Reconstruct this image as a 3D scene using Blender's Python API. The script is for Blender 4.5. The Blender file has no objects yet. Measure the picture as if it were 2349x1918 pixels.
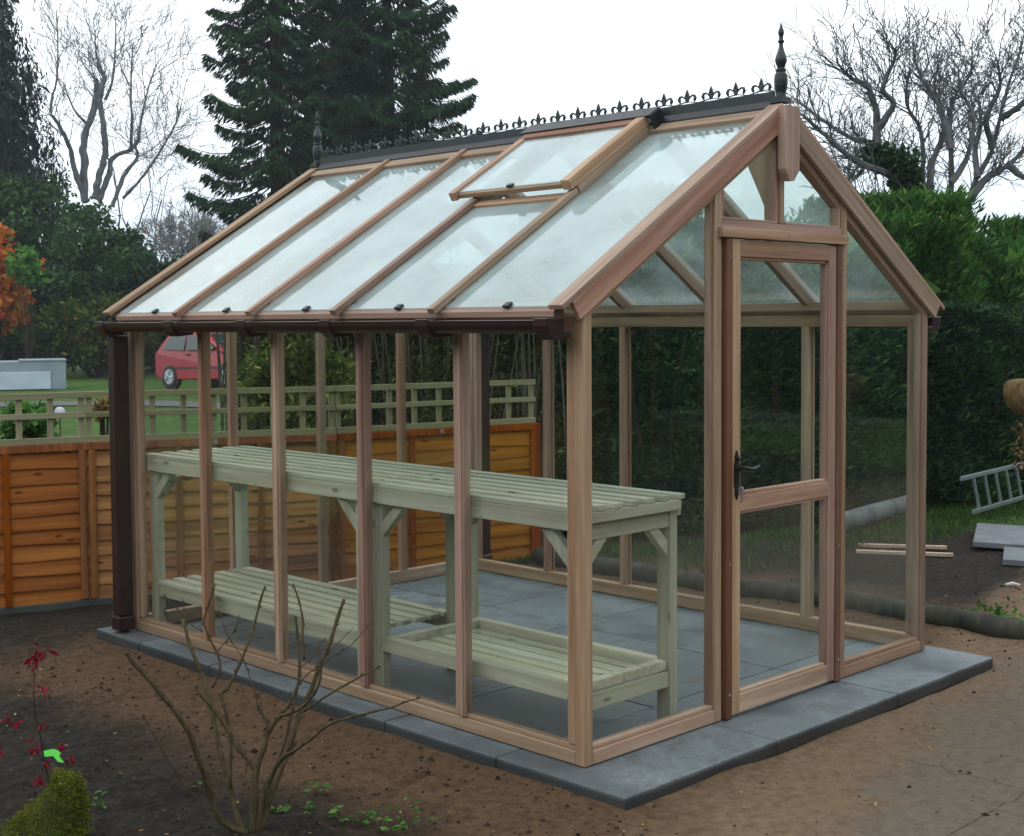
import bpy, math, random
import numpy as np
from mathutils import Vector, Matrix, Euler

random.seed(7)
rng = np.random.default_rng(11)
R = math.radians
S = bpy.context.scene
C = S.collection

# ------------------------------------------------------------------ camera
cam_d = bpy.data.cameras.new('camera')
cam = bpy.data.objects.new('camera', cam_d)
C.objects.link(cam)
CAM = Vector((-3.4869, -3.2250, 1.5841))
PITCH, ROLL, YAW = 1.520119, -0.005602, -0.788008
CROT = Matrix.Rotation(YAW, 3, 'Z') @ Matrix.Rotation(PITCH, 3, 'X') @ Matrix.Rotation(ROLL, 3, 'Z')
cam.matrix_world = Matrix.Translation(CAM) @ CROT.to_4x4()
cam_d.sensor_width = 36.0
cam_d.lens = 3124.5 / 2349.0 * 36.0
cam_d.shift_x = -49.95 / 2349.0
cam_d.shift_y = -64.67 / 2349.0
cam_d.clip_start = 0.05
cam_d.clip_end = 2000
S.camera = cam
S.render.resolution_x = 1024
S.render.resolution_y = 836

# ------------------------------------------------------------------ world, sun, exposure
SUN_EL, SUN_AZ = R(38), R(-52)      # azimuth measured from +Y towards +X
w = bpy.data.worlds.new('World')
S.world = w
w.use_nodes = True
nt = w.node_tree
nt.nodes.clear()
def N(t, typ, **kw):
    n = t.nodes.new(typ)
    for k, v in kw.items():
        if k == 'inp':
            for a, b in v.items(): n.inputs[a].default_value = b
        else: setattr(n, k, v)
    return n
sky = N(nt, 'ShaderNodeTexSky', sky_type='NISHITA', sun_disc=False, sun_elevation=SUN_EL, sun_rotation=SUN_AZ)
tc = N(nt, 'ShaderNodeTexCoord')
mp = N(nt, 'ShaderNodeMapping'); mp.inputs['Scale'].default_value = (1.0, 1.0, 2.6)
nz = N(nt, 'ShaderNodeTexNoise', inp={'Scale': 2.1, 'Detail': 5.0, 'Roughness': 0.55})
cr = N(nt, 'ShaderNodeValToRGB')
cr.color_ramp.elements[0].position = 0.36; cr.color_ramp.elements[0].color = (17.0, 18.4, 19.6, 1)
cr.color_ramp.elements[1].position = 0.62; cr.color_ramp.elements[1].color = (26.0, 26.8, 27.4, 1)
mx = N(nt, 'ShaderNodeMix', data_type='RGBA'); mx.inputs['Factor'].default_value = 0.86
bg = N(nt, 'ShaderNodeBackground'); bg.inputs['Strength'].default_value = 0.1
wo = N(nt, 'ShaderNodeOutputWorld')
L = nt.links.new
L(tc.outputs['Generated'], mp.inputs['Vector']); L(mp.outputs[0], nz.inputs['Vector'])
L(nz.outputs['Fac'], cr.inputs['Fac'])
# thinner, bluer cloud low down
sx_ = N(nt, 'ShaderNodeSeparateXYZ'); L(tc.outputs['Generated'], sx_.inputs[0])
el = N(nt, 'ShaderNodeMapRange', interpolation_type='SMOOTHSTEP'); L(sx_.outputs[2], el.inputs['Value'])
el.inputs['From Min'].default_value = 0.0; el.inputs['From Max'].default_value = 0.20
lo = N(nt, 'ShaderNodeMix', data_type='RGBA', blend_type='MULTIPLY'); lo.inputs['Factor'].default_value = 1.0
lr = N(nt, 'ShaderNodeValToRGB'); lr.color_ramp.elements[0].color = (.50, .57, .66, 1); lr.color_ramp.elements[1].color = (1, 1, 1, 1)
L(el.outputs[0], lr.inputs['Fac']); L(cr.outputs[0], lo.inputs['A']); L(lr.outputs['Color'], lo.inputs['B'])
L(sky.outputs[0], mx.inputs['A']); L(lo.outputs['Result'], mx.inputs['B'])
L(mx.outputs['Result'], bg.inputs['Color']); L(bg.outputs[0], wo.inputs['Surface'])

sd = bpy.data.lights.new('sun', 'SUN'); sd.energy = 0.6; sd.angle = R(30); sd.color = (1.0, 0.96, 0.9)
sun = bpy.data.objects.new('sun', sd); C.objects.link(sun)
dv = Vector((math.sin(SUN_AZ) * math.cos(SUN_EL), math.cos(SUN_AZ) * math.cos(SUN_EL), math.sin(SUN_EL)))
sun.rotation_euler = dv.to_track_quat('Z', 'Y').to_euler()
S.view_settings.view_transform = 'Standard'
S.view_settings.look = 'None'
S.view_settings.exposure = -0.35
S.view_settings.gamma = 1.0
S.cycles.transparent_max_bounces = 48
S.cycles.max_bounces = 8

# ------------------------------------------------------------------ helpers
def ray(px, py):
    """direction through a pixel of the 2349 x 1918 photograph, one metre of depth long"""
    d = Vector(((px - 1174.5 - 49.95) / 3124.5, -(py - 959 + 64.67) / 3124.5, -1.0))
    return CROT @ d
def at(px, py, depth): return CAM + ray(px, py) * depth
def gxy(px, depth):
    p = at(px, 724, depth); return p.x, p.y
def zat(py, depth): return 1.584 - (py - 724) * depth / 3124.5
def onground(px, py, z=-0.055):
    d = ray(px, py); return CAM + d * ((z - CAM.z) / d.z)

def tag(o, label=None, cat=None, group=None, kind=None):
    if label: o['label'] = label
    if cat: o['category'] = cat
    if group: o['group'] = group
    if kind: o['kind'] = kind
    return o
def empty(name, loc, label, cat, group=None, rotz=0):
    o = bpy.data.objects.new(name, None); C.objects.link(o)
    o.location = loc; o.rotation_euler = (0, 0, rotz); o.empty_display_size = 0.1
    return tag(o, label, cat, group)

class MB:
    def __init__(s): s.v = []; s.f = []
    def add(s, vs, fs):
        b = len(s.v); s.v += [tuple(v) for v in vs]; s.f += [tuple(i + b for i in f) for f in fs]; return s
    def box(s, x0, x1, y0, y1, z0, z1):
        return s.add([(x0,y0,z0),(x1,y0,z0),(x1,y1,z0),(x0,y1,z0),(x0,y0,z1),(x1,y0,z1),(x1,y1,z1),(x0,y1,z1)],
                     [(0,3,2,1),(4,5,6,7),(0,1,5,4),(1,2,6,5),(2,3,7,6),(3,0,4,7)])
    def beam(s, a, b, side, wdt, hgt, up0=0.0):
        """bar from a to b; 'side' = width direction; height along side x dir, from up0 to up0+hgt"""
        a, b, side = Vector(a), Vector(b), Vector(side)
        d = (b - a).normalized(); side = (side - d * side.dot(d)).normalized(); up = d.cross(side)
        if up.z < -1e-6: up = -up
        vs = []
        for p in (a, b):
            for sx, uz in ((-1, 0), (1, 0), (1, 1), (-1, 1)):
                vs.append(p + side * (sx * wdt / 2) + up * (up0 + uz * hgt))
        # fix winding
        f = [(0,1,2,3),(4,7,6,5),(0,4,5,1),(1,5,6,2),(2,6,7,3),(3,7,4,0)]
        return s.add(vs, f)
    def prism(s, poly, axis, a, b):
        """polygon (2D) extruded along an axis between a and b"""
        def m(u, v, t):
            return {'x': (t, u, v), 'y': (u, t, v), 'z': (u, v, t)}[axis]
        n = len(poly)
        vs = [m(u, v, a) for u, v in poly] + [m(u, v, b) for u, v in poly]
        fs = [tuple(range(n)), tuple(range(2 * n - 1, n - 1, -1))]
        fs += [(i, (i + 1) % n + 0, (i + 1) % n + n, i + n) for i in range(n)]
        return s.add(vs, fs)
    def lathe(s, c, prof, n=20, axis='z'):
        vs, fs = [], []
        for r, z in prof:
            for k in range(n):
                t = 2 * math.pi * k / n
                u, v = r * math.cos(t), r * math.sin(t)
                p = {'z': (u, v, z), 'x': (z, u, v), 'y': (u, z, v)}[axis]
                vs.append((c[0] + p[0], c[1] + p[1], c[2] + p[2]))
        m = len(prof)
        for j in range(m - 1):
            for k in range(n):
                fs.append((j*n+k, j*n+(k+1)%n, (j+1)*n+(k+1)%n, (j+1)*n+k))
        fs.append(tuple(range(n-1, -1, -1))); fs.append(tuple((m-1)*n+k for k in range(n)))
        return s.add(vs, fs)
    def tube(s, pts, rad, n=6, cap=True):
        pts = [Vector(p) for p in pts]; m = len(pts)
        if not hasattr(rad, '__len__'): rad = [rad] * m
        d0 = (pts[1] - pts[0]).normalized()
        u = d0.orthogonal().normalized(); vs = []; fs = []
        for i, p in enumerate(pts):
            d = (pts[min(i+1, m-1)] - pts[max(i-1, 0)]).normalized()
            u = (u - d * u.dot(d));
            u = u.normalized() if u.length > 1e-6 else d.orthogonal().normalized()
            q = d.cross(u)
            for k in range(n):
                t = 2 * math.pi * k / n
                vs.append(p + (u * math.cos(t) + q * math.sin(t)) * rad[i])
        for j in range(m - 1):
            for k in range(n):
                fs.append((j*n+k, j*n+(k+1)%n, (j+1)*n+(k+1)%n, (j+1)*n+k))
        if cap: fs.append(tuple(range(n-1, -1, -1))); fs.append(tuple((m-1)*n+k for k in range(n)))
        return s.add(vs, fs)
    def build(s, name, mat, parent=None, smooth=False, bevel=0.0, recalc=True):
        me = bpy.data.meshes.new(name); me.from_pydata(s.v, [], s.f); me.update()
        if recalc:
            import bmesh
            bm = bmesh.new(); bm.from_mesh(me); bmesh.ops.recalc_face_normals(bm, faces=bm.faces); bm.to_mesh(me); bm.free()
        me.materials.append(mat)
        if smooth:
            me.polygons.foreach_set('use_smooth', [True] * len(me.polygons))
        o = bpy.data.objects.new(name, me); C.objects.link(o)
        if parent is not None:
            o.parent = parent
            M = parent.matrix_basis.copy(); pp = parent.parent
            while pp is not None: M = pp.matrix_basis @ M; pp = pp.parent
            # vertices were written in world space: bring them into the parent's space
            me.transform(M.inverted())
        if bevel:
            b = o.modifiers.new('bevel', 'BEVEL'); b.width = bevel; b.segments = 2; b.limit_method = 'ANGLE'
        return o

def quads(name, V, mat, parent=None, per=4):
    """V: (n, per, 3) array of separate little faces"""
    V = np.asarray(V, dtype=np.float32); n = V.shape[0]
    me = bpy.data.meshes.new(name)
    me.vertices.add(n * per); me.vertices.foreach_set('co', V.reshape(-1))
    me.loops.add(n * per); me.loops.foreach_set('vertex_index', np.arange(n * per, dtype=np.int32))
    me.polygons.add(n); me.polygons.foreach_set('loop_start', np.arange(0, n * per, per, dtype=np.int32))
    me.polygons.foreach_set('loop_total', np.full(n, per, dtype=np.int32))
    me.update(); me.validate()
    me.materials.append(mat)
    o = bpy.data.objects.new(name, me); C.objects.link(o)
    if parent is not None:
        o.parent = parent; me.transform(parent.matrix_basis.inverted())
    return o
def unit(a): return a / (np.linalg.norm(a, axis=-1, keepdims=True) + 1e-9)
def leaves(P, size, wratio=0.5, droop=0.0, up=0.4, axis=None):
    """rhombic leaves at points P (n,3); size (n,) or float"""
    n = len(P); size = np.broadcast_to(np.asarray(size, dtype=float), (n,))[:, None] * rng.uniform(.6, 1.35, (n, 1))
    if axis is None:
        a = unit(rng.normal(size=(n, 3)) + np.array([0, 0, -droop]))
    else: a = unit(axis + rng.normal(size=(n, 3)) * .25)
    nn = unit(rng.normal(size=(n, 3)) + np.array([0, 0, up]))
    b = unit(np.cross(a, nn))
    k = unit(np.cross(b, a))
    tip = P + a * size; base = P - a * size * .0
    mid = P + a * size * .5 + k * size * .08
    return np.stack([base, mid + b * size * wratio / 2, tip, mid - b * size * wratio / 2], axis=1)

# ------------------------------------------------------------------ materials
MAT = {}
def mat(name, rough=0.6, spec=0.3):
    m = bpy.data.materials.new(name); m.use_nodes = True
    t = m.node_tree; p = t.nodes['Principled BSDF']
    p.inputs['Roughness'].default_value = rough
    p.inputs['Specular IOR Level'].default_value = spec
    MAT[name] = m
    return m, t, p
def ramp(t, fac, stops):
    r = N(t, 'ShaderNodeValToRGB'); e = r.color_ramp.elements
    while len(e) < len(stops): e.new(0.5)
    for i, (pos, col) in enumerate(stops):
        e[i].position = pos; e[i].color = (*col, 1)
    t.links.new(fac, r.inputs['Fac']); return r.outputs['Color']
def mixc(t, fac, a, b, mode='MIX'):
    m = N(t, 'ShaderNodeMix', data_type='RGBA', blend_type=mode)
    for k, v in (('Factor', fac), ('A', a), ('B', b)):
        if hasattr(v, 'links'): t.links.new(v, m.inputs[k])
        elif k == 'Factor': m.inputs[k].default_value = v
        else: m.inputs[k].default_value = (*v, 1)
    return m.outputs['Result']
def math_(t, op, a, b=0.0, c=None):
    m = N(t, 'ShaderNodeMath', operation=op)
    for i, v in enumerate((a, b) if c is None else (a, b, c)):
        if hasattr(v, 'links'): t.links.new(v, m.inputs[i])
        else: m.inputs[i].default_value = v
    return m.outputs[0]
def noise(t, vec, scale, detail=4, rough=.55, out='Fac'):
    n = N(t, 'ShaderNodeTexNoise', inp={'Scale': scale, 'Detail': detail, 'Roughness': rough})
    if vec is not None: t.links.new(vec, n.inputs['Vector'])
    return n.outputs[out]
def coords(t, scale=(1, 1, 1), rot=(0, 0, 0), kind='Object'):
    c = N(t, 'ShaderNodeTexCoord'); m = N(t, 'ShaderNodeMapping')
    m.inputs['Scale'].default_value = scale; m.inputs['Rotation'].default_value = rot
    t.links.new(c.outputs[kind], m.inputs['Vector']); return m.outputs[0]
def bump(t, p, h, dist=0.01, strength=0.5):
    b = N(t, 'ShaderNodeBump', inp={'Distance': dist, 'Strength': strength})
    t.links.new(h, b.inputs['Height']); t.links.new(b.outputs[0], p.inputs['Normal'])

def wood(name, dark, mid, light, axis, rot=(0, 0, 0), rough=.62, tint=.16, knots=False, scale=1.0, islands=None):
    m, t, p = mat(name, rough)
    sc = {'x': (1.2, 26, 26), 'y': (26, 1.2, 26), 'z': (26, 26, 1.2)}[axis]
    if any(rot):
        c_ = N(t, 'ShaderNodeTexCoord'); vr = N(t, 'ShaderNodeVectorRotate', rotation_type='EULER_XYZ'); vr.inputs['Rotation'].default_value = rot
        t.links.new(c_.outputs['Object'], vr.inputs['Vector']); m_ = N(t, 'ShaderNodeMapping'); m_.inputs['Scale'].default_value = sc; t.links.new(vr.outputs[0], m_.inputs['Vector']); v = m_.outputs[0]
    else: v = coords(t, tuple(s * scale for s in sc), rot)
    oi = N(t, 'ShaderNodeObjectInfo')
    off = N(t, 'ShaderNodeVectorMath', operation='ADD'); t.links.new(v, off.inputs[0])
    sc2 = N(t, 'ShaderNodeVectorMath', operation='SCALE'); sc2.inputs['Scale'].default_value = 1.0
    cmb = N(t, 'ShaderNodeCombineXYZ')
    r17 = math_(t, 'MULTIPLY', oi.outputs['Random'], 57.0)
    for i in range(3): t.links.new(r17, cmb.inputs[i])
    t.links.new(cmb.outputs[0], off.inputs[1]); v = off.outputs[0]
    n1 = noise(t, v, 1.0, 6, .62); n2 = noise(t, v, .28, 3, .5)
    f = math_(t, 'ADD', math_(t, 'MULTIPLY', n1, .6), math_(t, 'MULTIPLY', n2, .4))
    col = ramp(t, f, [(.3, dark), (.5, mid), (.7, light)])
    # board to board variation
    r1 = N(t, 'ShaderNodeHueSaturation')
    t.links.new(col, r1.inputs['Color'])
    t.links.new(math_(t, 'ADD', math_(t, 'MULTIPLY', oi.outputs['Random'], .034), .480), r1.inputs['Hue'])
    rr = math_(t, 'FRACT', math_(t, 'MULTIPLY', oi.outputs['Random'], 13.7))
    t.links.new(math_(t, 'ADD', math_(t, 'MULTIPLY', rr, 2 * tint), 1 - tint), r1.inputs['Value'])
    t.links.new(math_(t, 'ADD', math_(t, 'MULTIPLY', math_(t, 'FRACT', math_(t, 'MULTIPLY', rr, 7.3)), .3), .8), r1.inputs['Saturation'])
    out = r1.outputs['Color']
    if knots:
        kv = coords(t, {'x': (4, 11, 11), 'y': (11, 4, 11), 'z': (11, 11, 4)}[axis])
        vo = N(t, 'ShaderNodeTexVoronoi', inp={'Scale': 1.0}); t.links.new(kv, vo.inputs['Vector'])
        kf = ramp(t, vo.outputs['Distance'], [(.07, (1, 1, 1)), (.14, (0, 0, 0))])
        bw = N(t, 'ShaderNodeRGBToBW'); t.links.new(kf, bw.inputs[0])
        out = mixc(t, math_(t, 'MULTIPLY', bw.outputs[0], .75), out, tuple(c * .45 for c in dark))
    if islands:
        gi = N(t, 'ShaderNodeNewGeometry'); out = mixc(t, 1.0, out, ramp(t, gi.outputs['Random Per Island'], islands), 'MULTIPLY')
    t.links.new(out, p.inputs['Base Color'])
    bump(t, p, n1, .0015, .5)
    return m
CED = [(.155, .084, .046), (.315, .195, .122), (.49, .350, .240)]
RS = math.atan(.6307)
ced = {a: wood('cedar_' + a, *CED, axis=a, tint=.24) for a in 'xyz'}
ced['d'] = wood('cedar_dark', (.075, .034, .018), (.135, .066, .036), (.20, .11, .066), axis='z')
ced['s'] = wood('cedar_slope', *CED, axis='x', rot=(0, RS, 0), tint=.22)
ced['t'] = wood('cedar_slope_back', *CED, axis='x', rot=(0, -RS, 0), tint=.22)
PIN = [(.235, .225, .145), (.40, .40, .29), (.55, .56, .445)]
pine = {a: wood('treated_pine_' + a, *PIN, axis=a, tint=.09, knots=True, islands=[(0, (.80, .82, .80)), (.5, (.98, .98, .98)), (.85, (1.05, 1.02, .98)), (1, (1.12, .98, .70))]) for a in 'xyz'}
def plain(name, col, rough=.5, metal=0.0, spec=.5, var=.0, scale=30):
    m, t, p = mat(name, rough, spec)
    p.inputs['Metallic'].default_value = metal
    if var:
        n = noise(t, coords(t), scale, 5, .6)
        t.links.new(ramp(t, n, [(.3, tuple(c * (1 - var) for c in col)), (.7, tuple(min(1, c * (1 + var)) for c in col))]), p.inputs['Base Color'])
        bump(t, p, n, .002, .3)
    else: p.inputs['Base Color'].default_value = (*col, 1)
    return m
M_pvc = plain('brown_plastic', (.030, .014, .013), .32, var=.12)
M_black = plain('black_rubber', (.012, .014, .014), .45, var=.1)
M_iron = plain('painted_black_iron', (.010, .010, .011), .35, var=.2)
M_crest = plain('dark_green_cast_metal', (.024, .033, .034), .42, .25, var=.25, scale=60)
M_flash = plain('black_flashing', (.012, .015, .018), .45, .1, var=.15)
M_steel = plain('zinc_screw_steel', (.62, .64, .66), .3, .9)
M_alu = plain('dull_aluminium', (.30, .36, .38), .42, .7, var=.15)

def glass(name, rough=.0, mist=0.0, tintc=(.93, .98, .96), wav=0.0, dirt=.03, ior_=1.5, patch=.9):
    m = bpy.data.materials.new(name); m.use_nodes = True; t = m.node_tree; t.nodes.clear()
    geo = N(t, 'ShaderNodeNewGeometry')
    ior = math_(t, 'ADD', ior_, math_(t, 'MULTIPLY', geo.outputs['Backfacing'], 1 / ior_ - ior_))
    fr = N(t, 'ShaderNodeFresnel'); t.links.new(ior, fr.inputs['IOR'])
    gl = N(t, 'ShaderNodeBsdfGlossy', inp={'Roughness': rough}); gl.inputs['Color'].default_value = (1, 1, 1, 1)
    tr = N(t, 'ShaderNodeBsdfTransparent'); tr.inputs['Color'].default_value = (*tintc, 1)
    v = coords(t)
    if wav:
        nb = noise(t, v, 1.7, 2, .5)
        b = N(t, 'ShaderNodeBump', inp={'Distance': wav, 'Strength': 1.0}); t.links.new(nb, b.inputs['Height'])
        t.links.new(b.outputs[0], gl.inputs['Normal']); t.links.new(b.outputs[0], fr.inputs['Normal'])
    base = tr.outputs[0]
    df = N(t, 'ShaderNodeBsdfDiffuse'); df.inputs['Color'].default_value = (.62, .74, .76, 1)
    tl = N(t, 'ShaderNodeBsdfTranslucent'); tl.inputs['Color'].default_value = (.78, .92, .93, 1)
    a = N(t, 'ShaderNodeMixShader', inp={'Fac': .5}); t.links.new(df.outputs[0], a.inputs[1]); t.links.new(tl.outputs[0], a.inputs[2])
    c = N(t, 'ShaderNodeMixShader')
    # streaky film of dirt or condensation
    sv = coords(t, (2.2, 2.2, 2.2), (.4, .2, .5)); n1 = math_(t, 'MULTIPLY', math_(t, 'SUBTRACT', noise(t, sv, 1.0, 3, .5), .30), 2.4, ) if mist else noise(t, sv, 1.0, 3)
    bwv = math_(t, 'MULTIPLY', n1, 2 * dirt) if not mist else math_(t, 'MAXIMUM', 0.0, math_(t, 'ADD', mist * (1 - patch * .5), math_(t, 'MULTIPLY', n1, mist * patch)))
    t.links.new(bwv, c.inputs['Fac'])
    t.links.new(base, c.inputs[1]); t.links.new(a.outputs[0], c.inputs[2])
    s = N(t, 'ShaderNodeMixShader'); t.links.new(fr.outputs[0], s.inputs['Fac'])
    t.links.new(c.outputs[0], s.inputs[1]); t.links.new(gl.outputs[0], s.inputs[2])
    o = N(t, 'ShaderNodeOutputMaterial'); t.links.new(s.outputs[0], o.inputs['Surface'])
    return m
M_glass = glass('clear_glass', 0.0, 0, dirt=.0008, tintc=(.985, .997, .99), ior_=1.38)
M_rglass = glass('misted_roof_glass', 0.035, .44, wav=.0012, patch=1.25, tintc=(.88, .97, .96))
M_rglass2 = glass('rain_streaked_roof_glass', 0.04, .13, wav=.006, patch=1.9, tintc=(.92, .98, .95))

def foliage(name, cols, trans=.25, rough=.5, patch=None):
    """cols: list of (pos, colour) chosen at random leaf by leaf"""
    m = bpy.data.materials.new(name); m.use_nodes = True; t = m.node_tree
    p = t.nodes['Principled BSDF']; p.inputs['Roughness'].default_value = .7; p.inputs['Specular IOR Level'].default_value = .12
    g = N(t, 'ShaderNodeNewGeometry'); c = ramp(t, g.outputs['Random Per Island'], cols)
    n = noise(t, coords(t), .9 if patch is None else patch, 3, .5)
    c = mixc(t, 1.0, c, ramp(t, n, [(.33, (.62, .62, .62)), (.66, (1.35, 1.35, 1.25))]), 'MULTIPLY')
    t.links.new(c, p.inputs['Base Color'])
    tl = N(t, 'ShaderNodeBsdfTranslucent'); t.links.new(c, tl.inputs['Color'])
    mx_ = N(t, 'ShaderNodeMixShader', inp={'Fac': trans}); t.links.new(p.outputs[0], mx_.inputs[1]); t.links.new(tl.outputs[0], mx_.inputs[2])
    t.links.new(mx_.outputs[0], t.nodes['Material Output'].inputs['Surface'])
    return m
def bark(name, a, b, scale=20):
    m, t, p = mat(name, .85, .15)
    n = noise(t, coords(t, (1, 1, .4)), scale, 6, .65)
    t.links.new(ramp(t, n, [(.3, a), (.7, b)]), p.inputs['Base Color']); bump(t, p, n, .01, .6)
    return m
B_twig = bark('twig_bark', (.045, .036, .026), (.13, .11, .075), 40)
B_grey = bark('grey_bark', (.05, .048, .045), (.15, .145, .135), 6)
B_birch = bark('pale_birch_bark', (.10, .10, .105), (.30, .30, .31), 3)
B_tree = bark('hazed_grey_bark', (.055, .058, .060), (.17, .175, .18), 6)  # haze put into the colour: lighter and bluer than the bark
B_birch2 = bark('hazed_birch_bark', (.07, .075, .08), (.26, .27, .29), 3)  # birch grey with the fade of distance put into the colour
B_dark = bark('dark_bark', (.018, .015, .012), (.05, .04, .03), 6)

# ------------------------------------------------------------------ ground
GZ = -0.055
def sstep(a, b, x):
    t = np.clip((x - a) / (b - a), 0, 1); return t * t * (3 - 2 * t)
def fbm(x, y, sc, octs=4, seed=0):
    r = np.zeros_like(x); a = 1.0
    g = np.random.default_rng(seed)
    for o in range(octs):
        for k in range(5):
            th = g.uniform(0, 6.283); ph = g.uniform(0, 6.283); f = sc * (2 ** o) * g.uniform(.7, 1.4)
            r += a * np.sin(f * (x * math.cos(th) + y * math.sin(th)) + ph) / 5
        a *= .55
    return r
def gheight(x, y):
    x = np.asarray(x, float); y = np.asarray(y, float)
    z = np.full(x.shape, GZ)
    # falls gently towards the fence and the lawn behind it
    u = y + .28 * x
    z = z - .12 * sstep(3.6, 5.0, u) - .17 * sstep(5.2, 9.0, u) * (x < 40)
    z = z + .25 * sstep(12, 24, u)
    near = (np.abs(x) < 14) & (np.abs(y) < 14)
    rough = np.where((x < -.2) | (y > 3.3) | (x > 2.7), 1.0, .6)
    bed = sstep(.35, 1.2, -x + .12 * y) * sstep(-4, 0, y)
    n = fbm(x, y, 2.2, 3, 3) * .014 + fbm(x, y, 11, 5, 5) * (.008 + .014 * bed) + np.minimum(0, fbm(x, y, 6.5, 3, 8)) * .012
    z = z + np.where(near, n * rough, 0)
    g_ = np.random.default_rng(123)
    for k in range(46):
        if k < 26: cx_, cy_ = g_.uniform(-.3, 2.9), g_.uniform(-1.5, -.42)
        else: cx_, cy_ = g_.uniform(-1.9, -.3), g_.uniform(.2, 3.6)
        an, ln_, wd_, dp_ = g_.uniform(0, 3.14), g_.uniform(.05, .15), g_.uniform(.018, .035), g_.uniform(.006, .016)
        u_ = (x - cx_) * math.cos(an) + (y - cy_) * math.sin(an); v_ = -(x - cx_) * math.sin(an) + (y - cy_) * math.cos(an) + u_ * u_ * 2.5
        z = z - dp_ * np.exp(-(u_ / ln_) ** 4) * (np.exp(-(v_ / wd_) ** 2) - .7 * np.exp(-((v_ - 1.7 * wd_) / (wd_ * .8)) ** 2))
    # flat under and next to the slab
    ddx = np.maximum(np.maximum(-.129 - x, x - 2.50), 0); ddy = np.maximum(np.maximum(-.300 - y, y - 3.336), 0); dd = np.hypot(ddx, ddy)
    bank = np.exp(-dd / .07) * (.012 + .016 * np.clip(fbm(x, y, 5.5, 3, 12) + .2, 0, 1.2))
    z = np.where(near & (dd > 0), z + bank, z)
    inside = (x > -.115) & (x < 2.49) & (y > -.285) & (y < 3.32)
    z = np.where(inside, GZ - .02, z)
    return z
def axis_pts(lo, hi, step, far):
    a = list(np.arange(lo, hi, step)); v = step; p = hi; q = lo
    right, left = [], []
    while p < far: right.append(p); v *= 1.18; p += v
    right.append(far); v = step
    while q > -far: v *= 1.18; q -= v; left.append(q)
    return np.array(left[::-1] + a + right)
gx = axis_pts(-3.2, 3.6, .020, 260); gy = axis_pts(-2.0, 4.4, .020, 260)
X, Y = np.meshgrid(gx, gy); Z = gheight(X, Y)
nx, ny = len(gx), len(gy)
me = bpy.data.meshes.new('ground')
me.vertices.add(nx * ny); me.vertices.foreach_set('co', np.stack([X, Y, Z], -1).reshape(-1).astype(np.float32))
i = np.arange(nx - 1)[None, :] + (np.arange(ny - 1) * nx)[:, None]
Q = np.stack([i, i + 1, i + 1 + nx, i + nx], -1).reshape(-1, 4)
me.loops.add(Q.size); me.loops.foreach_set('vertex_index', Q.reshape(-1).astype(np.int32))
me.polygons.add(len(Q)); me.polygons.foreach_set('loop_start', np.arange(0, Q.size, 4, dtype=np.int32)); me.polygons.foreach_set('loop_total', np.full(len(Q), 4, dtype=np.int32))
me.update(); me.polygons.foreach_set('use_smooth', [True] * len(Q))
ground = bpy.data.objects.new('ground', me); C.objects.link(ground); tag(ground, kind='structure')
m, t, p = mat('soil_and_sand', .9, .15)
cv = coords(t)
sep = N(t, 'ShaderNodeSeparateXYZ'); t.links.new(cv, sep.inputs[0]); gxn, gyn = sep.outputs[0], sep.outputs[1]
nb = noise(t, cv, 1.6, 5, .6); nf = noise(t, cv, 26, 7, .72); nm = noise(t, cv, 7, 6, .65)
wob = math_(t, 'MULTIPLY', math_(t, 'SUBTRACT', nb, .5), 1.4)
wob2 = math_(t, 'MULTIPLY', math_(t, 'SUBTRACT', nm, .5), .9)
def mask(val, lo, hi):
    mr = N(t, 'ShaderNodeMapRange', interpolation_type='SMOOTHSTEP'); t.links.new(val, mr.inputs['Value'])
    mr.inputs['From Min'].default_value = lo; mr.inputs['From Max'].default_value = hi; return mr.outputs[0]
soil = ramp(t, nf, [(.30, (.006, .0055, .0045)), (.5, (.018, .015, .012)), (.74, (.050, .038, .028))])
dirt = ramp(t, nf, [(.28, (.038, .022, .012)), (.5, (.092, .054, .029)), (.75, (.14, .087, .047))])
sandc = ramp(t, nf, [(.25, (.095, .060, .036)), (.5, (.172, .115, .070)), (.8, (.225, .160, .103))])
# dirt strip beside the slab: distance in -x from the slab and in -y
dl = math_(t, 'ADD', math_(t, 'ADD', math_(t, 'MULTIPLY', gxn, -1), math_(t, 'MULTIPLY', gyn, -.02)), math_(t, 'MULTIPLY', wob, .55))
c1 = mixc(t, mask(dl, .50, 1.0), dirt, soil)
dr = math_(t, 'ADD', gxn, math_(t, 'ADD', wob, wob2))
backm = mask(math_(t, 'ADD', gyn, wob2), 2.9, 3.7)
c1 = mixc(t, backm, c1, soil)
rm = mask(dr, 3.25, 4.1)
c1 = mixc(t, rm, c1, soil)
fr_ = math_(t, 'ADD', math_(t, 'SUBTRACT', math_(t, 'MULTIPLY', gyn, -1), .34), math_(t, 'ADD', math_(t, 'MULTIPLY', gxn, .22), math_(t, 'MULTIPLY', wob, .45)))
sm = mask(fr_, -.05, .30)
c1 = mixc(t, sm, c1, sandc)
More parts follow.
